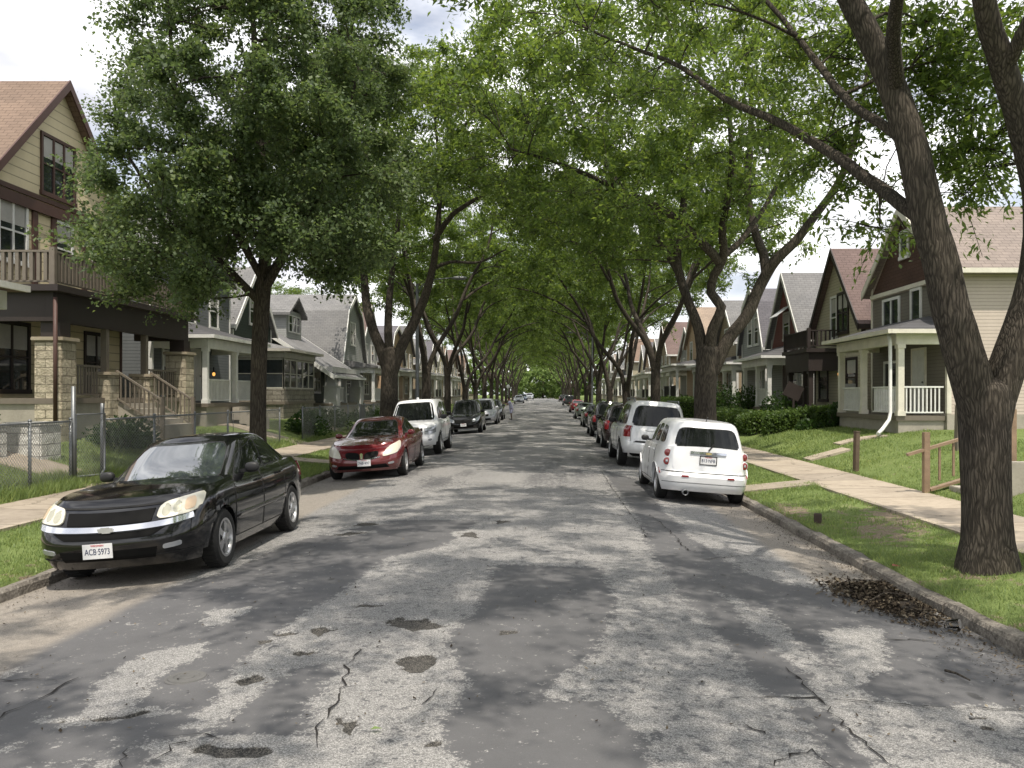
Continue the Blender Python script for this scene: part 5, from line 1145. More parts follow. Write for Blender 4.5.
house('gabled_house', 'dark red gabled house with grey roof and striped metal awning', 1, 39.3, 44.6, 12.0, .93, 4.0, 7.05, depth=11, wall=LGREY, gable=REDB, gmin=3.3, roofm=SHG, trim=paint('pale_trim', (.5, .5, .46)),
    wins=[('front', 2.4, 4.4, .9, 1.2, 'double'), ('front', 1.2, 1.6, .9, 1.4, 'double')], doors=[(2.7, .5, DDOOR)],
    porch=dict(d0=.2, d1=5.2, depth=1.6, floor=.45, top=2.75, style='hip', roofm=SHD, cols=[.3, 2.4, 5.0], colm=WHITE, rails=[(.4, 2.2)], rise=.7))
h3 = bpy.data.objects['gabled_house.002']
def awning(parent, y, z, w_, dd=.75, hh=.55):
    b = MB(); n = 9
    for i in range(n): y0 = y-w_/2+w_*i/n; b.add([(.03, y0, z), (.03, y0+w_/n-.004, z), (dd, y0+w_/n-.004, z-hh), (dd, y0, z-hh), (.03, y0, z+.02+.012*(i % 2)), (.03, y0+w_/n-.004, z+.02+.012*(i % 2)), (dd, y0+w_/n-.004, z-hh+.02+.012*(i % 2)), (dd, y0, z-hh+.02+.012*(i % 2))], [(0,3,2,1),(4,5,6,7),(0,1,5,4),(1,2,6,5),(2,3,7,6),(3,0,4,7)])
    b.build('window_awning', paint('awning_metal', (.55, .56, .55), .4, .3), parent)
awning(h3, .25, 5.35, 1.3)
house('gambrel_house', 'slate roofed gambrel house beyond the awning house', 1, 45.8, 51.2, 12.0, .93, 4.1, 7.1, depth=11, kind='gambrel', wall=LGREY, roofm=SHP, wins=[('front', 1.9, 4.6, .8, 1.4, 'double'), ('front', 3.4, 4.6, .8, 1.4, 'double'), ('front', 1.4, 1.6, 1.2, 1.4, 'pair')],
    porch=dict(d0=.2, d1=5.2, depth=1.8, floor=.5, top=2.7, style='hip', roofm=SHD, cols=[.3, 2.6, 5.], rails=[(.4, 2.4)]))
house('gabled_house', 'tan gabled house with dark porch next to the gambrel roof', 1, 52.6, 58.4, 12.0, .93, 4.6, 7.2, wall=TAN, roofm=SHG, trim=WHITE, wins=[('front', 2.9, 4.6, .9, 1.3, 'double'), ('front', 1.5, 1.7, 1.3, 1.3, 'pair')], porch=dict(d0=.2, d1=5.6, depth=1.8, floor=.6, top=2.9, style='shed', roofm=SHD, cols=[.3, 2.8, 5.4], colm=WHITE, rails=[(.4, 2.7), (2.9, 5.3)], railm=DARKT))
house('gabled_house', 'peach coloured house with black porch railing behind the avenue trees', 1, 60.2, 67.4, 11.4, .93, 5.0, 7.6, wall=PEACH, roofm=SHPE, wins=[('front', 2.2, 4.3, .9, 1.4, 'double'), ('front', 5, 4.3, .9, 1.4, 'double'), ('front', 2., 1.8, 1.6, 1.4, 'pair')], porch=dict(d0=.1, d1=7, depth=2., floor=.8, top=3.1, style='hip', roofm=SHD, cols=[.2, 3.4, 6.8], colm=WHITE, railm=BLACKT, rails=[(.3, 3.3), (3.5, 6.7)]))
# ---- left hand side
house('gabled_house', 'yellow gabled house with brown trim and long upstairs balcony', -1, 21.0, 28.0, -13.9, .95, 6.55, 10.05, depth=12, wall=YEL, roofm=SHB, trim=BROWNT, over=.55, gmin=None,
    wins=[('front', 3.35, 7.45, 1.55, 1.55, 'triple', BROWNT), ('front', 1.25, 5.3, 1.1, 1.5, 'pair', WHITE), ('front', 3.6, 5.2, .8, 1.4, 'double', WHITE), ('front', 5.7, 5.2, .95, 1.4, 'double', WHITE), ('front', 1.2, 2.0, 1.4, 1.7, 'pair', DARKT), ('front', 5.4, 2.0, 1.2, 1.7, 'pair', DARKT)],
    doors=[(3.4, .95, DDOOR)], found=.8,
    porch=dict(d0=.0, d1=8.0, depth=1.8, floor=.92, top=3.55, style='flat', cols=[(.35, 'pier'), (2.75, 'pier_low'), (5.1, 'pier_low'), (7.65, 'pier')], colm=DARKT, beamm=DARKT, railm=WOODG, rails=[(.7, 2.45), (5.4, 7.3)], beam=.72, over=.25, floorm=WOODG, deckrail=(WOODG, .84, .17, .085), steps=(3.95, 2.0, CONC, WOODG)))
hL = bpy.data.objects['gabled_house.005']
bt = MB().box(.003, .09, -3.53, 3.53, 6.02, 6.32).box(.003, .05, -3.53, 3.53, 6.37, 6.5); 
for q in (-3.42, -1.3, -.4, 1.2, 3.42): bt.box(.003, .06, q-.11, q+.11, 3.9, 6.015)
bt.build('timber_band', BROWNT, hL); MB().tube([(1.92, -3.62, 3.4), (1.92, -3.62, .3)], .05, 8).build('downpipe', BROWNT, hL)
house('flat_fronted_house', 'grey sided house with white trimmed windows and white railed porch', -1, 30.4, 38.0, -14.0, .9, 6.2, 8.6, wall=GREY, roofm=SHG, trim=WHITE,
    wins=[('front', 3.0, 4.65, 1.4, 1.45, 'pair'), ('front', 5.7, 4.6, .8, 1.35, 'double'), ('front', 1.5, 1.9, 1.2, 1.7, 'pair'), ('near', 3., 4.6, .9, 1.3, 'double')], doors=[(3.8, .82, WDOOR)],
    porch=dict(d0=.05, d1=5.6, depth=2.0, floor=.75, top=3.1, style='hip', roofm=SHD, cols=[.2, 5.3, 3.1], colm=WHITE, railm=WHITE, rails=[(.3, 2.6), (3.2, 5.2)], beam=.36, rise=.8, steps=(2.9, 1.0, CONC, None)))
house('sunporch_house', 'dark green house with pale glazed sunporch', -1, 39.4, 45.0, -14.4, .9, 4.6, 7.4, wall=DGREEN, roofm=SHG, trim=WHITE, wins=[('front', 2.8, 5.2, 1., 1.2, 'double')],
    porch=dict(d0=.1, d1=5.4, depth=2.4, floor=.75, top=3.1, style='hip', roofm=SHG, cols=[], colm=paint('dull_cream', (.46, .44, .39)), beam=.3, rise=.7, enclosed=(stone('porch_base_block', (.30, .28, .24)), 1.35, 2.75, 5), lattice=stone('sunporch_block', (.32, .3, .26))))
h, Y_, wf = house('bungalow', 'low bungalow with sweeping grey roof and tapered pale porch columns', -1, 46.0, 53.0, -13.6, .9, 3.7, 7.0, depth=10, kind='side', wall=DGREEN, roofm=SHGY, trim=WHITE, over=2.4, wins=[('front', 2.2, 1.9, 1.4, 1.3, 'pair'), ('front', 5., 1.9, 1.4, 1.3, 'pair')],
    porch=dict(d0=.1, d1=6.9, depth=2.2, floor=.6, top=2.6, style='none', cols=[(.5, 'taper'), (6.5, 'taper'), (3.5, 'square')], colm=paint('pale_stucco', (.5, .5, .48)), beam=.3, rails=[(1., 3.2)]))
b = MB().box(-3.6, -.9, -1.5, 1.5, 4.3, 5.9); dm = b.build('dormer', LGREY, h); MB().prism([(-1.8, 5.7), (0, 6.75), (1.8, 5.7), (1.8, 5.55), (0, 6.6), (-1.8, 5.55)], 'x', -3.6, -.6).build('dormer_roof', SHG, dm)
for q in (-.7, .05, .8):
    o = MB().box(0, .05, -.36, -.3, -.5, .5).box(0, .05, .3, .36, -.5, .5).box(0, .05, -.3, .3, .44, .5).box(0, .05, -.3, .3, -.5, -.44).box(0, .04, -.3, .3, -.02, .02).build('window', WHITE, h); o.location = (-.898, q-.05, 5.15); MB().box(.004, .02, -.3, .3, -.44, .44).build('pane', GLASS, o)
house('gambrel_house', 'grey gambrel house with white gable trim behind the vase shaped tree', -1, 54.5, 61.5, -13.0, .9, 3.6, 7.9, depth=10, kind='gambrel', wall=LGREY, roofm=SHG, trim=WHITE, wins=[('front', 3.5, 5.2, 1.4, 1.4, 'triple'), ('front', 2, 1.8, 1.4, 1.3, 'pair'), ('front', 5, 1.8, 1.4, 1.3, 'pair')],
    porch=dict(d0=.1, d1=6.8, depth=2.2, floor=.6, top=2.8, style='shed', roofm=SHG, cols=[.3, 3.5, 6.6], rails=[(.5, 3.3)]))
# ---- the rest of both rows, seen only between trunks
rh = random.Random(77)
WM = [TAN, LGREY, CRSID, GREY, PEACH, BEIGE, YEL]; RM = [SHG, SHT, SHR, SHP, SHB]; WN = ['tan', 'pale grey', 'cream', 'grey', 'peach', 'beige', 'yellow']; RN = ['grey', 'tan', 'reddish', 'slate', 'brown']
used = set()
for side, X, y in ((1, 12., 69.2), (-1, -13.2, 63.)):
    k = 0
    while y < 150:
        w = rh.uniform(5.8, 7.2); e = rh.uniform(4.0, 5.4); a, r = rh.randrange(7), rh.randrange(5)
        while (a, r, side) in used: a, r = rh.randrange(7), rh.randrange(5)
        used.add((a, r, side))
        house('gabled_house', '%s house with %s roof, glimpsed between trunks %s' % (WN[a], RN[r], 'past the hedges' if side > 0 else 'beyond the parked minivan'), side, y, y+w, X+rh.uniform(-.5, .5), .93, e, e+rh.uniform(2.2, 3.), wall=WM[a], roofm=RM[r],
            kind=rh.choice(['front', 'front', 'gambrel']), wins=[('front', w*.3, e-1., .9, 1.3, 'double'), ('front', w*.7, e-1., .9, 1.3, 'double'), ('front', w*.3, 1.8, 1.4, 1.4, 'pair')],
            porch=dict(d0=.2, d1=w-.2, depth=1.9, floor=.6, top=2.9, style=rh.choice(['hip', 'shed', 'hip']), roofm=SHG, cols=[.35, w/2, w-.4], rails=[(.5, w/2-.2), (w/2+.2, w-.5)], railm=rh.choice([WHITE, WOODG, DARKT])))
        y += w+rh.uniform(1.2, 2.6); k += 1
# ---- corner of the porch of the house nearest on the fence side
t = thing('porch', 'pale porch roof corner on a raw wooden post next to the yellow house', 'porch', (-11.1, 17.6, 1.1))
MB().box(-3.5, .0, -4, 0, 2.62, 3.0).build('fascia', WHITE, t); MB().add([(-3.5,-4,3.004),(.28,-4,3.004),(.28,.22,3.004),(-3.5,.22,3.004),(-3.5,-4,3.9),(.28,-4,3.14),(.28,.22,3.14),(-3.5,.22,3.9)], [(0,3,2,1),(4,5,6,7),(0,1,5,4),(1,2,6,5),(2,3,7,6),(3,0,4,7)]).build('porch_roof', SHB, t)
MB().box(.283, .36, -4, .22, 3.0, 3.13).build('gutter', WHITE, t); MB().box(-.46, -.32, -.32, -.18, -.3, 2.617).build('porch_post', paint('raw_wood', (.42, .26, .12), vs=5), t); MB().box(-3.5, -.1, -4, -.1, -.6, .55).build('porch_base', CONC, t)
# ================================================================ fences, hedges, furniture, people
def hedge(name, label, path, w, h, per, seed, lm=LHEDGE, cat='hedge', jit=.06, leaf=(.05, .035)):
    """box hedge: woody core plus leaves scattered over its faces"""
    r = np.random.default_rng(seed); P = catmull(np.array(path, float), .3) if len(path) > 2 else catmull(np.array(path, float), .3)
    base = P.mean(0); t = thing(name, label, cat, base)
    T = np.gradient(P, axis=0); T /= np.linalg.norm(T, axis=1)[:, None]; Nn = np.c_[-T[:, 1], T[:, 0], np.zeros(len(P))]
    b = MB(); m = len(P)
    for i, (p, n_) in enumerate(zip(P-base, Nn)):
        for a, z in ((-1, -.3), (-1, h*.86), (1, h*.86), (1, -.3)): b.v.append(tuple(p+n_*a*w*.42+np.array([0, 0, z])))
    for i in range(m-1):
        for e in range(4): b.f.append([4*i+e, 4*i+(e+1) % 4, 4*i+4+(e+1) % 4, 4*i+4+e])
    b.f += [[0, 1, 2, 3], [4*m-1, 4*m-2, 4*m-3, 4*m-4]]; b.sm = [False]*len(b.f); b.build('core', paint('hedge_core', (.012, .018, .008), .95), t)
    L = np.sum(np.linalg.norm(np.diff(P, axis=0), axis=1)); n = int(per*(L*(2*h+w)+2*w*h))
    s = r.uniform(0, m-1, n); i = np.minimum(s.astype(int), m-2); f = (s-i)[:, None]; C = P[i]*(1-f)+P[i+1]*f-base; nn = Nn[i]
    a = r.uniform(0, 2*h+w, n); side = np.where(a < h, -1., np.where(a > h+w, 1., (a-h)/w*2-1)); z = np.where(a < h, a, np.where(a > h+w, a-h-w, h))
    endm = r.random(n) < (2*w*h)/(L*(2*h+w)+2*w*h); 
    C[endm] = np.where(r.random((endm.sum(), 1)) < .5, P[0]-base-T[0]*.08, P[-1]-base+T[-1]*.08); side[endm] = r.uniform(-1, 1, endm.sum()); z[endm] = r.uniform(0, h, endm.sum())
    rnd_ = np.minimum(1, (h-z)/.12+.0)*.0
    C = C+nn*(side*w/2*(1-.12*sstep(h*.75, h, z)))[:, None]+np.c_[np.zeros(n), np.zeros(n), z]
    C = C+r.normal(0, jit, (n, 3))+(fbm(C[:, 0]*2.1+base[0]*2+C[:, 2], C[:, 1]*2.1+base[1]*2)[:, None]-.47)*np.array([.12, .12, .28])
    ax = r.normal(size=(n, 3)); ax /= np.linalg.norm(ax, axis=1)[:, None]; no = r.normal(size=(n, 3)); bx = np.cross(ax, no); bx /= np.linalg.norm(bx, axis=1)[:, None]; k = r.uniform(.7, 1.3, (n, 1))
    V = np.stack([C-ax*leaf[0]*k, C+bx*leaf[1]*k, C+ax*leaf[0]*k, C-bx*leaf[1]*k], 1).reshape(-1, 3)
    link('foliage', np_mesh('foliage', V, np.arange(4*n).reshape(-1, 4), lm), t); return t
def gl(x, y): return prof(x)+gz(y)
hedge('clipped_hedge', 'long clipped hedge bordering the lawn beside the pale railed house', [(8.5, 32.2, gl(8.5, 32)+.02), (9.6, 31.9, gl(9.6, 32)), (10.7, 31.7, gl(10.7, 32))], 1.0, .66, 1000, 1)
hedge('clipped_hedge', 'clipped hedge running along the sidewalk past the brown balcony house', [(8.6, 33.2, gl(8.6, 33)), (8.6, 37, gl(8.6, 37)), (8.7, 42.5, gl(8.7, 42))], 1.0, .7, 700, 2)
hedge('clipped_hedge', 'farther bright topped hedge near the peach house', [(8.4, 50, gl(8.4, 50)), (8.4, 56, gl(8.4, 56)), (8.4, 64, gl(8.4, 64))], 1.1, 1.25, 420, 3)
def bush(label, x, y, z, rx, rz, n, seed, lm=LBUSH, leaf=(.07, .04), name='shrub'):
    r = np.random.default_rng(seed); t = thing(name, label, 'shrub', (x, y, z))
    d = r.normal(size=(n, 3)); d /= np.linalg.norm(d, axis=1)[:, None]; d[:, 2] = np.abs(d[:, 2]); q = r.uniform(.45, 1.05, (n, 1))*(.75+.5*fbm(d[:, 0]*2+seed+5, d[:, 1]*2+d[:, 2]+9))[:, None]
    C = d*q*np.array([rx, rx, rz])*1.05; ax = d+r.normal(0, .6, (n, 3)); ax /= np.linalg.norm(ax, axis=1)[:, None]; bx = np.cross(ax, r.normal(size=(n, 3))); bx /= np.linalg.norm(bx, axis=1)[:, None]; k = r.uniform(.6, 1.3, (n, 1))
    V = np.stack([C-ax*leaf[0]*k, C+bx*leaf[1]*k, C+ax*leaf[0]*k, C-bx*leaf[1]*k], 1).reshape(-1, 3)
    link('foliage', np_mesh('foliage', V, np.arange(4*n).reshape(-1, 4), lm), t)
    b = MB()
    for i in range(9):
        e = r.normal(size=3); e[2] = abs(e[2])+.6; e /= np.linalg.norm(e); b.tube([(0, 0, -.15), tuple(e*rz*.4), tuple(e*np.array([rx, rx, rz])*.8)], [.02, .013, .006], 5)
    b.build('stem', BARK, t); return t
for lb, x, y, rx, rz, n, s in [('dark rounded shrub in front of the awning house', 10.2, 42.5, .9, 1.5, 1800, 1), ('dark spreading shrub below the brown balcony', 10.2, 36.5, .95, 1.2, 1800, 2), ('tall dark evergreen shrub by the gambrel porch', 9.9, 46.2, .9, 1.9, 1800, 3),
        ('dark conical shrub next to the tan porch', 9.8, 50.5, 1.0, 1.8, 1600, 4), ('leafy climbing plant at the foot of the pale porch column', 10.55, 30.6, .3, .9, 700, 5), ('low leafy plants before the yellow house steps', -11.0, 22.2, .9, .75, 1600, 6),
        ('untidy green shrub by the wire fence corner', -9.9, 35.6, .9, .95, 1800, 7), ('spreading shrub in front of the glazed sunporch', -10.4, 41, 1.1, .9, 1600, 8), ('wide green bush at the gambrel house walk', -9.9, 47.8, 1.3, 1., 1800, 9),
        ('small weedy plant at the porch edge of the yellow house', -11.6, 19.2, .4, .5, 600, 10), ('trimmed dark bush behind the silver lamp post', -9.4, 53.5, 1.8, 1.3, 1800, 11), ('flowering low plants at the foot of the hedge', 9.7, 30.9, .5, .4, 600, 12),
        ('ragged shrub behind the black crossover', -9.2, 62, 1.8, 1.3, 1500, 13), ('dense bush by the peach house porch', 9.6, 58.5, .9, 1.2, 1200, 14)]: bush(lb, x, y, gl(x, y)-.02, rx, rz, n, s)
# ---- chain link
CL = NT('chain_link'); p = CL.pos(); x, y, z = CL.sep(p); u = CL.math('DIVIDE', CL.math('ADD', y, z), .075); v = CL.math('DIVIDE', CL.math('SUBTRACT', y, z), .075)
def wire(q): return CL.math('LESS_THAN', CL.math('ABSOLUTE', CL.math('SUBTRACT', CL.math('FRACT', q), .5)), .10)
a = CL.math('MAXIMUM', wire(u), wire(v)); CL.set((.30, .31, .32), .5, .5); tr = CL.n('ShaderNodeBsdfTransparent'); mx = CL.n('ShaderNodeMixShader'); CL.l(a, mx.inputs[0]); CL.l(tr.outputs[0], mx.inputs[1]); CL.l(CL.b.outputs[0], mx.inputs[2]); CL.l(mx.outputs[0], CL.out.inputs[0])
def chain_fence(label, x, ys, h=1.25):
    z = lambda y: gl(x, y)+.0
    t = thing('chain_link_fence', label, 'fence', (x, ys[0], z(ys[0]))); o = np.array([x, ys[0], z(ys[0])])
    for y in ys: MB().tube([np.array([x, y, z(y)-.2])-o, np.array([x, y, z(y)+h+.04])-o], .03, 8).ell(tuple(np.array([x, y, z(y)+h+.05])-o), (.038, .038, .03), 8, 6).build('post', STEEL, t)
    MB().tube([np.array([x, y, z(y)+h])-o for y in ys], .021, 8).build('top_rail', STEEL, t)
    b = MB()
    for y0, y1 in zip(ys, ys[1:]): b.add([np.array(q)-o for q in [(x+.022, y0, z(y0)+.03), (x+.022, y1, z(y1)+.03), (x+.022, y1, z(y1)+h), (x+.022, y0, z(y0)+h)]], [(0, 1, 2, 3)])
    b.build('wire_mesh', CL.m, t)
chain_fence('chain link fence nearest the viewer beside the gate', -9.42, [8, 10.6, 13.2, 15.6, 16.95]); chain_fence('chain link fence running behind the black sedan', -9.42, [18.25, 20.6, 23.0, 25.4, 28.0, 30.4])
chain_fence('low chain link fence before the sunporch house', -9.45, [33.4, 36, 38.6, 41.2, 43.8]); chain_fence('farther chain link fence behind the red sedan', -9.45, [45, 47.5, 50, 52.5])
t = thing('chain_link_gate', 'half open chain link gate with tall steel posts', 'gate', (-9.42, 17.05, gl(-9.42, 17)))
for yy in (0, 1.12): MB().tube([(0, yy, -.2), (0, yy, 1.95 if yy == 0 else 1.6)], .042, 10).build('gate_post', STEEL, t)
g = MB().tube([(0, .08, .12), (0, .08, 1.38), (.12, .98, 1.38), (.12, .98, .2), (.10, .86, .1), (0, .08, .12)], .024, 8); gf = g.build('gate_frame', STEEL, t)
MB().add([(.01, .1, .14), (.12, .96, .14), (.12, .96, 1.36), (.01, .1, 1.36)], [(0, 1, 2, 3)]).build('gate_mesh', CL.m, gf)
t = thing('panel_gate', 'grey steel gate panel between the wire fences', 'gate', (-9.45, 44.1, gl(-9.45, 44)))
MB().box(-.03, .03, 0, .06, 0, 1.3).box(-.03, .03, .75, .81, 0, 1.3).box(-.025, .025, .065, .745, 1.2, 1.26).box(-.025, .025, .065, .745, .1, .16).build('gate_frame', STEEL, t); b = MB()
for q in range(5): b.box(-.012, .012, .12+q*.125, .21+q*.125, .17, 1.19)
b.build('gate_slats', STEEL, t)
# ---- white painted blocks near the yellow house
WB = stone('whitewashed_rock', (.74, .74, .72), .5, .25)
def block(lb, x, y, w_, h, nm='stone_pedestal'):
    t = thing(nm, lb, 'pedestal', (x, y, gl(x, y))); MB().box(-w_/2, w_/2, -w_/2, w_/2, -.2, h).build('pedestal_block', WB, t, bevel=.03); MB().box(-w_/2-.02, w_/2+.02, -w_/2-.02, w_/2+.02, h+.003, h+.07).build('pedestal_cap', WB, t, bevel=.012)
block('whitewashed rock face pedestal beside the stone porch pier', -11.1, 18.5, .8, .66); block('whitewashed stone pedestal holding a potted plant', -11.3, 17.3, .5, .6)
bush('small potted plant on the whitewashed pedestal', -11.3, 17.3, gl(-11.3, 17.3)+.73, .2, .3, 260, 31, name='potted_plant')
# ---- street lamps
def lamp(lb, x, y, h=7.2, sgn=1):
    t = thing('street_lamp', lb, 'street lamp', (x, y, .0+gz(y))); MB().lathe([(.16, 0), (.16, .12), (.11, .16), (.10, .5), (.06, h)], 12).build('pole', STEEL, t, sharp=50)
    MB().tube([(0, 0, h-.5), (sgn*.3, 0, h-.02), (sgn*.9, 0, h+.22), (sgn*1.7, 0, h+.3)], [.035, .03, .026, .024], 8).build('arm', STEEL, t); MB().ell((sgn*2.0, 0, h+.28), (.36, .14, .09), 14, 8, .85).build('lamp_head', STEEL, t)
lamp('grey street lamp with curved arm over the parked white SUV', -5.95, 40.2); lamp('slender street lamp beyond the pale green sedan', 4.4, 76, sgn=-1)
t = thing('street_sign', 'small round white sign far down the fence side', 'sign', (-5.7, 139, .1+gz(139))); MB().tube([(0, 0, 0), (0, 0, 2.4)], .04, 6).build('post', STEEL, t); MB().lathe([(.001, -.02), (.32, -.02), (.32, .02), (.001, .02)], 12, 'y', (0, -.05, 2.7)).build('sign_face', PLATE, t)
# ---- wooden stair rail, posts, steps at the lawn
WOODR = paint('rail_wood', (.27, .19, .125), vs=7, var=.3, bump=.4); WOODB = paint('brown_wood', (.12, .085, .06), vs=7, var=.3, bump=.4)
t = thing('stair_handrail', 'weathered wooden stair railing climbing the lawn bank', 'railing', (7.12, 15.8, .14))
MB().box(-.055, .055, -.055, .055, -.3, 1.12).build('newel_post', WOODR, t, bevel=.006); MB().box(1.55, 1.66, -.055, .055, .1, 1.55).build('upper_post', WOODR, t, bevel=.006)
MB().bar((-.35, 0, .70), (1.6, 0, 1.28), .10, .05).build('top_rail', WOODR, t); MB().bar((.06, 0, .05), (1.55, 0, .5), .16, .045).build('bottom_rail', WOODR, t); b = MB()
for q in range(5): xx = .25+q*.26; b.bar((xx, 0, .15+xx*.3), (xx, 0, .76+xx*.3), .035)
b.build('balusters', WOODR, t)
t = thing('concrete_steps', 'concrete steps beside the wooden stair railing', 'steps', (7.45, 15.0, .15))
b = MB()
for q in range(4): b.box(.0+q*.34, 2.6, -.62, .6, -.3+q*.15*0, .15+q*.15)
for q in range(0): pass
MB().box(0, .337, -.6, .6, -.3, .14).box(.34, .677, -.6, .6, -.3, .28).box(.68, 1.017, -.6, .6, -.3, .42).box(1.02, 3.2, -.6, .6, -.3, .56).build('stair_treads', CONC, t, bevel=.012); MB().box(.3, 3.2, -.85, -.62, -.3, .68).build('cheek_wall', CONC, t, bevel=.015)
def post(lb, x, y, h, m=WOODB):
    t = MB().box(-.055, .055, -.055, .055, -.25, h).box(-.062, .062, -.062, .062, h+.002, h+.03).build('wooden_post', m, None, bevel=.008); t.location = (x, y, gl(x, y)); t.rotation_euler = (.02, .015, .3); tag(t, lb, 'post')
post('short dark wooden post standing on the lawn edge', 7.36, 20.0, .92); post('weathered grey post on the lawn behind the stair railing', 9.55, 19.6, 1.0, WOODG)
t = thing('lawn_sign', 'dark tilted board on a post before the hedge', 'sign', (10.1, 34.3, gl(10.1, 34))); MB().box(-.04, .04, -.04, .04, -.1, 1.1).build('post', DARKT, t); MB().obox((0, 0, 1.35), (.7, .06, .6), Matrix.Rotation(.45, 3, 'Y')).build('sign_board', DARKT, t, bevel=.01)
# ---- lit porch lamps
def porch_lamp(lb, x, y, z):
    t = thing('porch_lamp', lb, 'lamp', (x, y, z)); MB().lathe([(.02, .16), (.09, .12), (.09, .10), (.02, .09)], 10).build('cap', PLASTIC, t); MB().ell((0, 0, .02), (.06, .06, .08), 10, 8).build('bulb', LAMPLIT, t); MB().box(-.02, .02, -.02, .02, .16, .3).build('bracket', PLASTIC, t)
porch_lamp('lit amber lamp under the white railed porch roof', -13.4, 34.6, 2.78); porch_lamp('lit amber lamp by the pale porch column', 11.6, 33.3, 2.75)
# ---- small things on the road
gx, gy = ground_at(187, 678)
t = MB().lathe([(.001, .016), (.05, .016), (.052, .012), (.085, .012), (.09, .017), (.125, .017), (.13, .008), (.15, .006)], 24).build('utility_cover', paint('rusty_iron', (.13, .128, .125), .8, .2, vs=12, bump=.4), None, sharp=40); t.location = (gx, gy, road_z(gx)-.004); tag(t, 'small round iron utility cover set in the asphalt', 'cover')
r = np.random.default_rng(8); n = 4200; gx, gy = 3.50, 8.75
ex, ey = r.normal(0, .19, n), r.normal(0, .42, n); hz = .16*np.exp(-(ex/.28)**2-(ey/.5)**2)*(.55+.9*fbm(ex*5+3, ey*5+3)); C = np.c_[gx+ex-.10*ey, gy+ey, .012+hz*r.uniform(.3, 1.1, n)+road_z(gx+ex-.10*ey)]
k = C[:, 0] < XR-.02; C = C[k]; n = len(C); ax = r.normal(size=(n, 3))*[1, 1, .45]; ax /= np.linalg.norm(ax, axis=1)[:, None]; no = r.normal(0, .6, (n, 3)); no[:, 2] += 1; bx = np.cross(ax, no); bx /= np.linalg.norm(bx, axis=1)[:, None]; s_ = r.uniform(.5, 1.5, (n, 1))
V = np.stack([C-ax*.024*s_, C+bx*.011*s_+[0, 0, .006], C+ax*.024*s_, C-bx*.011*s_+[0, 0, .006]], 1).reshape(-1, 3)
DL = NT('dry_leaf'); ri = DL.n('ShaderNodeNewGeometry').outputs['Random Per Island']; DL.set(DL.ramp(ri, [(.0, (.025, .02, .016)), (.5, (.06, .047, .034)), (.85, (.12, .095, .066)), (1., (.22, .19, .14))]), .9, 0, .15)
tag(link('dry_leaves', np_mesh('dry_leaves', V, np.arange(4*n).reshape(-1, 4), DL.m)), 'heap of dry brown leaves and twigs in the gutter by the kerb', 'leaf pile', kind='stuff')
mb = MB(); 
mb.v = []; 
b = MB().ell((gx+.02, gy, -.04+road_z(gx)), (.3, .62, .16), 20, 10); o = b.build('leaf_mulch', paint('leaf_mulch', (.035, .027, .02), .95, vs=20, var=.6, bump=.8), None); tag(o, 'dark damp mulch underneath the dry leaves at the kerb', 'mulch', kind='stuff')
n = 5200; C = np.c_[r.uniform(XL+.05, XR-.02, n), 5.0+r.random(n)**1.5*16, np.full(n, .012)]; nearr = r.random(n) < .62; C[nearr, 0] = XR-.03-np.abs(r.normal(0, .26, nearr.sum())); ll = (~nearr) & (r.random(n) < .5); C[ll, 0] = XL+.05+np.abs(r.normal(0, .3, ll.sum()))
C[:, 2] += road_z(C[:, 0]); sz = r.uniform(.3, 1, (n, 1))**2*.016+.004; ax = r.normal(size=(n, 3))*[1, 1, .3]; ax /= np.linalg.norm(ax, axis=1)[:, None]; bx = np.cross(ax, np.array([0, 0, 1.])); V = np.stack([C-ax*sz, C+bx*sz*.6, C+ax*sz+[0, 0, .006], C-bx*sz*.6], 1).reshape(-1, 3)
tag(link('gutter_grit', np_mesh('gutter_grit', V, np.arange(4*n).reshape(-1, 4), DL.m)), 'loose grit and leaf crumbs scattered along the gutter', 'grit', kind='stuff')
def twig(lb, pts, rad=.008):
    o = MB().tube(pts, np.linspace(rad, rad*.5, len(pts)), 6).build('twig', BARK, None); tag(o, lb, 'twig')
g0, g1 = ground_at(945, 673), ground_at(970, 683); twig('broken twig lying on the asphalt near the kerb', [(g0[0], g0[1], .02+road_z(g0[0])), ((g0[0]+g1[0])/2, (g0[1]+g1[1])/2+.02, .026+road_z(g0[0])), (g1[0], g1[1], .02+road_z(g1[0]))], .011)
for q, (a_, lb) in enumerate([(.2, 'long bare twig poking out of the leaf pile'), (1.3, 'forked twig lying across the leaf pile'), (2.3, 'short pale twig at the near edge of the leaf pile')]):
    cx, cy = gx+.05*q-.1, gy-.3+.3*q; twig(lb, [(cx-.22*math.cos(a_), cy-.22*math.sin(a_), .06+road_z(cx)), (cx, cy, .16+road_z(cx)), (cx+.25*math.cos(a_), cy+.25*math.sin(a_), .12+road_z(cx))], .009)
cupm = NT('clear_plastic'); cupm.set((.95, .96, .96), .08, 0, .5); cupm.b.inputs['Transmission Weight'].default_value = 1.; cupm.b.inputs['IOR'].default_value = 1.2
o = MB().lathe([(.001, 0), (.034, 0), (.046, .11), (.049, .112), (.0455, .113), (.033, .004), (.001, .004)], 20).build('plastic_cup', cupm.m, None); gx2, gy2 = ground_at(947, 629); o.location = (gx2, gy2, .045+road_z(gx2)); o.rotation_euler = (1.35, .2, .8); tag(o, 'clear plastic cup discarded in the gutter', 'cup')
o = MB().lathe([(.055, -.1), (.062, .13), (.058, .145), (.046, .14), (.044, .02), (.001, .02)], 14).build('pipe_stub', paint('rust', (.075, .055, .045), .9, .2, vs=15), None); o.location = (4.3, 13.3, -.05); tag(o, 'rusty pipe stub sticking out of the grass verge', 'pipe')
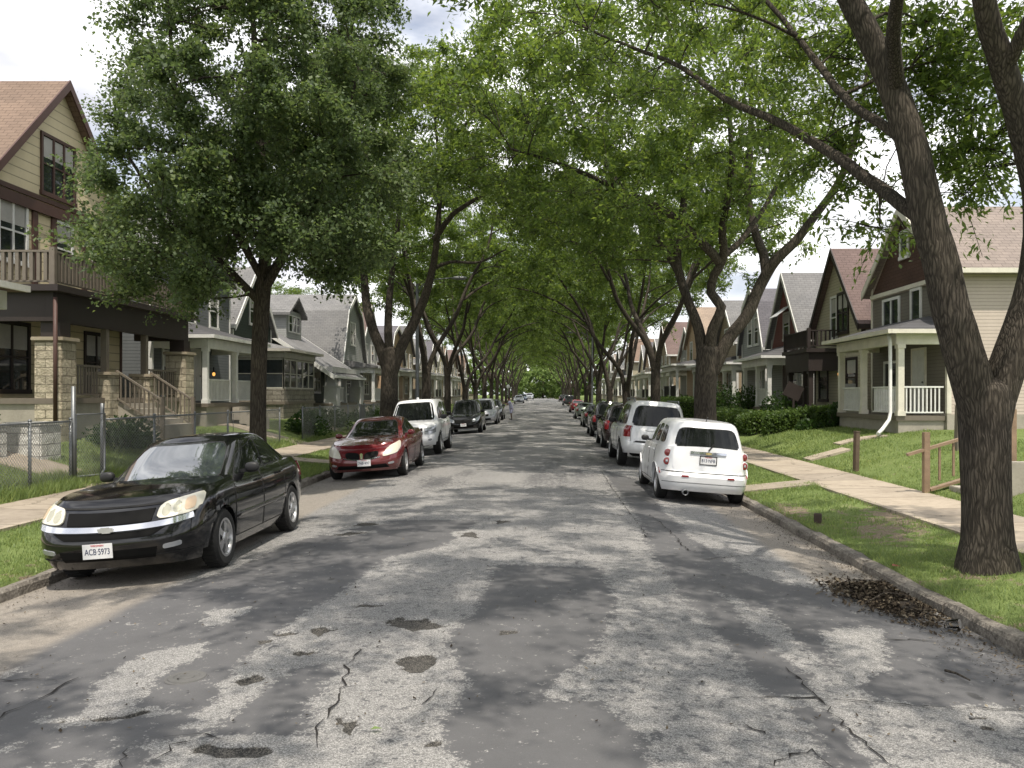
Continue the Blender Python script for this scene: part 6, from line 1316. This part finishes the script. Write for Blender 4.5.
o = MB().obox((0, 0, .012), (.10, .06, .02), Matrix.Rotation(.15, 3, 'Y')).build('litter_wrapper', paint('red_wrapper', (.5, .16, .14), .5), None, bevel=.006); o.location = (4.14, 9.95, -.06); o.rotation_euler = (0, .1, .5); tag(o, 'crumpled red and white wrapper on the kerb', 'litter')
lv = MB()
gx2, gy2 = ground_at(376, 732)
o = MB().add([(-.035, 0, 0), (-.01, .018, .012), (.035, .004, .004), (0, -.016, .01)], [(0, 1, 2, 3)]).build('fallen_leaf', LFAR, None); o.location = (gx2, gy2, .016+road_z(gx2)); tag(o, 'single fresh green leaf lying on the asphalt', 'leaf')
# ---- the person leaning on the car
def skin_mesh(verts, edges, radii, root, sub=2):
    me = bpy.data.meshes.new('s'); me.from_pydata(verts, edges, []); o = bpy.data.objects.new('s', me); COL.objects.link(o)
    m = o.modifiers.new('k', 'SKIN'); m.use_smooth_shade = True
    if not me.skin_vertices: bpy.context.view_layer.objects.active = o; bpy.ops.mesh.customdata_skin_add() if False else None
    sv = me.skin_vertices[0].data
    for v, r_ in zip(sv, radii): v.radius = (r_, r_) if not isinstance(r_, tuple) else r_
    for i in range(len(sv)): sv[i].use_root = (i == root)
    s_ = o.modifiers.new('b', 'SUBSURF'); s_.levels = sub; s_.render_levels = sub
    dg = bpy.context.evaluated_depsgraph_get(); out = bpy.data.meshes.new_from_object(o.evaluated_get(dg)); bpy.data.objects.remove(o); return out
SKINM = paint('dark_skin', (.12, .065, .045), .6, var=.08); CLOTH = paint('lavender_cloth', (.52, .52, .70), .9, var=.12, vs=8); SHOES = paint('dark_shoe', (.06, .06, .06), .8); HAIR = paint('black_hair', (.012, .011, .01), .8)
def person(x, y, rz, lb):
    root = thing('person', lb, 'person', (x, y, gz(y)+road_z(x)), rz)
    V, E, Rr = [], [], []
    def v(p, r_, par=None):
        V.append(p); Rr.append(r_); 
        if par is not None: E.append((par, len(V)-1))
        return len(V)-1
    # faces +x (toward the car), bending forward a little, both forearms on the roof edge
    pel = v((0, 0, .95), .14); ab = v((.05, 0, 1.12), .13, pel); ch = v((.12, 0, 1.34), .15, ab); nk = v((.18, 0, 1.50), .065, ch); hd0 = v((.20, 0, 1.57), .06, nk); hd = v((.23, 0, 1.66), .088, hd0); hd2 = v((.235, 0, 1.76), .07, hd)
    for s_ in (-1, 1):
        hp = v((0, s_*.10, .90), .10, pel); kn = v((.03, s_*.12, .50), .06, hp); an = v((-.03, s_*.12, .10), .042, kn); hl = v((-.04, s_*.12, .045), .04, an); to = v((.16, s_*.13, .03), .032, hl)
        sh = v((.12, s_*.20, 1.40), .062, ch); el = v((.30, s_*.27, 1.20), .045, sh); wr = v((.52, s_*.22, 1.30), .030, el); pm = v((.60, s_*.21, 1.31), .034, wr)
        for q in range(4):
            L = (.075, .09, .085, .065)[q]; yy = s_*(.21+(-.035+.023*q)); a_ = v((.635, yy, 1.31), .0105, pm); b_ = v((.635+L*.5, yy, 1.315), .0095, a_); v((.635+L, yy, 1.295), .008, b_)
        th_ = v((.575, s_*.17, 1.30), .012, wr); v((.615, s_*.15, 1.295), .010, th_)
    me = skin_mesh(V, E, Rr, 0); me.materials.clear(); me.materials.append(SKINM); link('body', me, root)
    # loose top, shorts
    V, E, Rr = [], [], []; a0 = v((-.01, 0, .78), (.21, .17)); a1 = v((.02, 0, 1.0), (.2, .17), a0); a2 = v((.10, 0, 1.28), (.19, .165), a1); a3 = v((.15, 0, 1.44), (.15, .10), a2)
    for s_ in (-1, 1): b0 = v((.12, s_*.21, 1.41), .085, a2); v((.24, s_*.26, 1.26), .075, b0)
    me = skin_mesh(V, E, Rr, 0); me.materials.clear(); me.materials.append(CLOTH); link('shirt', me, root)
    V, E, Rr = [], [], []; a0 = v((0, 0, .90), .16)
    for s_ in (-1, 1): b0 = v((.01, s_*.11, .76), .115, a0); v((.03, s_*.125, .50), .095, b0)
    me = skin_mesh(V, E, Rr, 0); me.materials.clear(); me.materials.append(CLOTH); link('shorts', me, root)
    MB().ell((.205, 0, 1.74), (.115, .10, .10), 14, 10).build('hair', HAIR, root)
    f = MB()
    for s_ in (-1, 1): f.ell((.318, s_*.033, 1.69), (.012, .016, .01), 8, 6)
    f.build('eyes', BLACKT, root); MB().ell((.325, 0, 1.655), (.022, .018, .028), 8, 6).build('nose', SKINM, root); MB().ell((.308, 0, 1.61), (.012, .03, .009), 8, 6).build('mouth', paint('lips', (.16, .06, .05)), root)
    for s_ in (-1, 1): MB().box(-.09, .19, s_*.13-.05, s_*.13+.05, .0, .075).build('shoe', SHOES, root, bevel=.025); MB().ell((.22, s_*.092, 1.665), (.025, .015, .035), 8, 6).build('ear', SKINM, root)
person(-2.5, 67.2, PI, 'person in loose lavender top and shorts leaning on a parked car')
# ================================================================ sky, sun, camera
SUN = Vector((.12, -.37, .92)).normalized()           # toward the sun
el = math.asin(SUN.z); az = math.atan2(SUN.x, SUN.y)
w = bpy.data.worlds.new('World'); scene.world = w; w.use_nodes = True; nt = w.node_tree; nt.nodes.clear()
out = nt.nodes.new('ShaderNodeOutputWorld'); sky = nt.nodes.new('ShaderNodeTexSky'); sky.sky_type = 'NISHITA'; sky.sun_disc = False; sky.sun_elevation = el; sky.sun_rotation = az; sky.air_density = 1.0; sky.dust_density = 1.2
b1 = nt.nodes.new('ShaderNodeBackground'); nt.links.new(sky.outputs[0], b1.inputs[0]); b1.inputs[1].default_value = .15
b2 = nt.nodes.new('ShaderNodeBackground'); b2.inputs[1].default_value = 1.95
tc = nt.nodes.new('ShaderNodeTexCoord'); mp = nt.nodes.new('ShaderNodeMapping'); nt.links.new(tc.outputs['Generated'], mp.inputs[0]); mp.inputs['Scale'].default_value = (1, 1, 2.4)
n1 = nt.nodes.new('ShaderNodeTexNoise'); nt.links.new(mp.outputs[0], n1.inputs['Vector']); n1.inputs['Scale'].default_value = 2.6; n1.inputs['Detail'].default_value = 7; n1.inputs['Roughness'].default_value = .6
rp = nt.nodes.new('ShaderNodeValToRGB'); nt.links.new(n1.outputs['Fac'], rp.inputs[0]); rp.color_ramp.elements[0].position = .30; rp.color_ramp.elements[0].color = (.22, .22, .22, 1); rp.color_ramp.elements[1].position = .5
n2 = nt.nodes.new('ShaderNodeTexNoise'); nt.links.new(mp.outputs[0], n2.inputs['Vector']); n2.inputs['Scale'].default_value = 5; n2.inputs['Detail'].default_value = 5
r2 = nt.nodes.new('ShaderNodeValToRGB'); nt.links.new(n2.outputs['Fac'], r2.inputs[0]); r2.color_ramp.elements[0].position = .36; r2.color_ramp.elements[0].color = (.45, .455, .495, 1); r2.color_ramp.elements[1].position = .70; r2.color_ramp.elements[1].color = (1, 1, 1, 1)
nt.links.new(r2.outputs[0], b2.inputs[0])
mx = nt.nodes.new('ShaderNodeMixShader'); nt.links.new(rp.outputs[0], mx.inputs[0]); nt.links.new(b1.outputs[0], mx.inputs[1]); nt.links.new(b2.outputs[0], mx.inputs[2]); nt.links.new(mx.outputs[0], out.inputs[0])
ld = bpy.data.lights.new('sun', 'SUN'); ld.energy = 5.0; ld.angle = R(.6); ld.color = (1., .92, .80); lo_ = bpy.data.objects.new('sun', ld); COL.objects.link(lo_); lo_.rotation_euler = SUN.to_track_quat('Z', 'Y').to_euler(); lo_.location = (0, 0, 30)
cam = bpy.data.cameras.new('camera'); co = bpy.data.objects.new('camera', cam); COL.objects.link(co); co.location = (0, 0, HC); co.rotation_euler = (PI/2, 0, 0)
cam.sensor_width = 36; cam.lens = F/1024*36; cam.shift_x = -(VX-512)/1024; cam.shift_y = (VY-384)/1024; cam.clip_end = 2000; cam.clip_start = .05; scene.camera = co
vs = scene.view_settings; vs.view_transform = 'Standard'; vs.look = 'None'; vs.exposure = 0; vs.gamma = 1
cy = scene.cycles; cy.use_denoising = True; cy.denoiser = 'OPENIMAGEDENOISE'; cy.max_bounces = 7; cy.diffuse_bounces = 4; cy.glossy_bounces = 3; cy.transmission_bounces = 4; cy.transparent_max_bounces = 12; cy.caustics_reflective = False; cy.caustics_refractive = False; cy.sample_clamp_indirect = 6
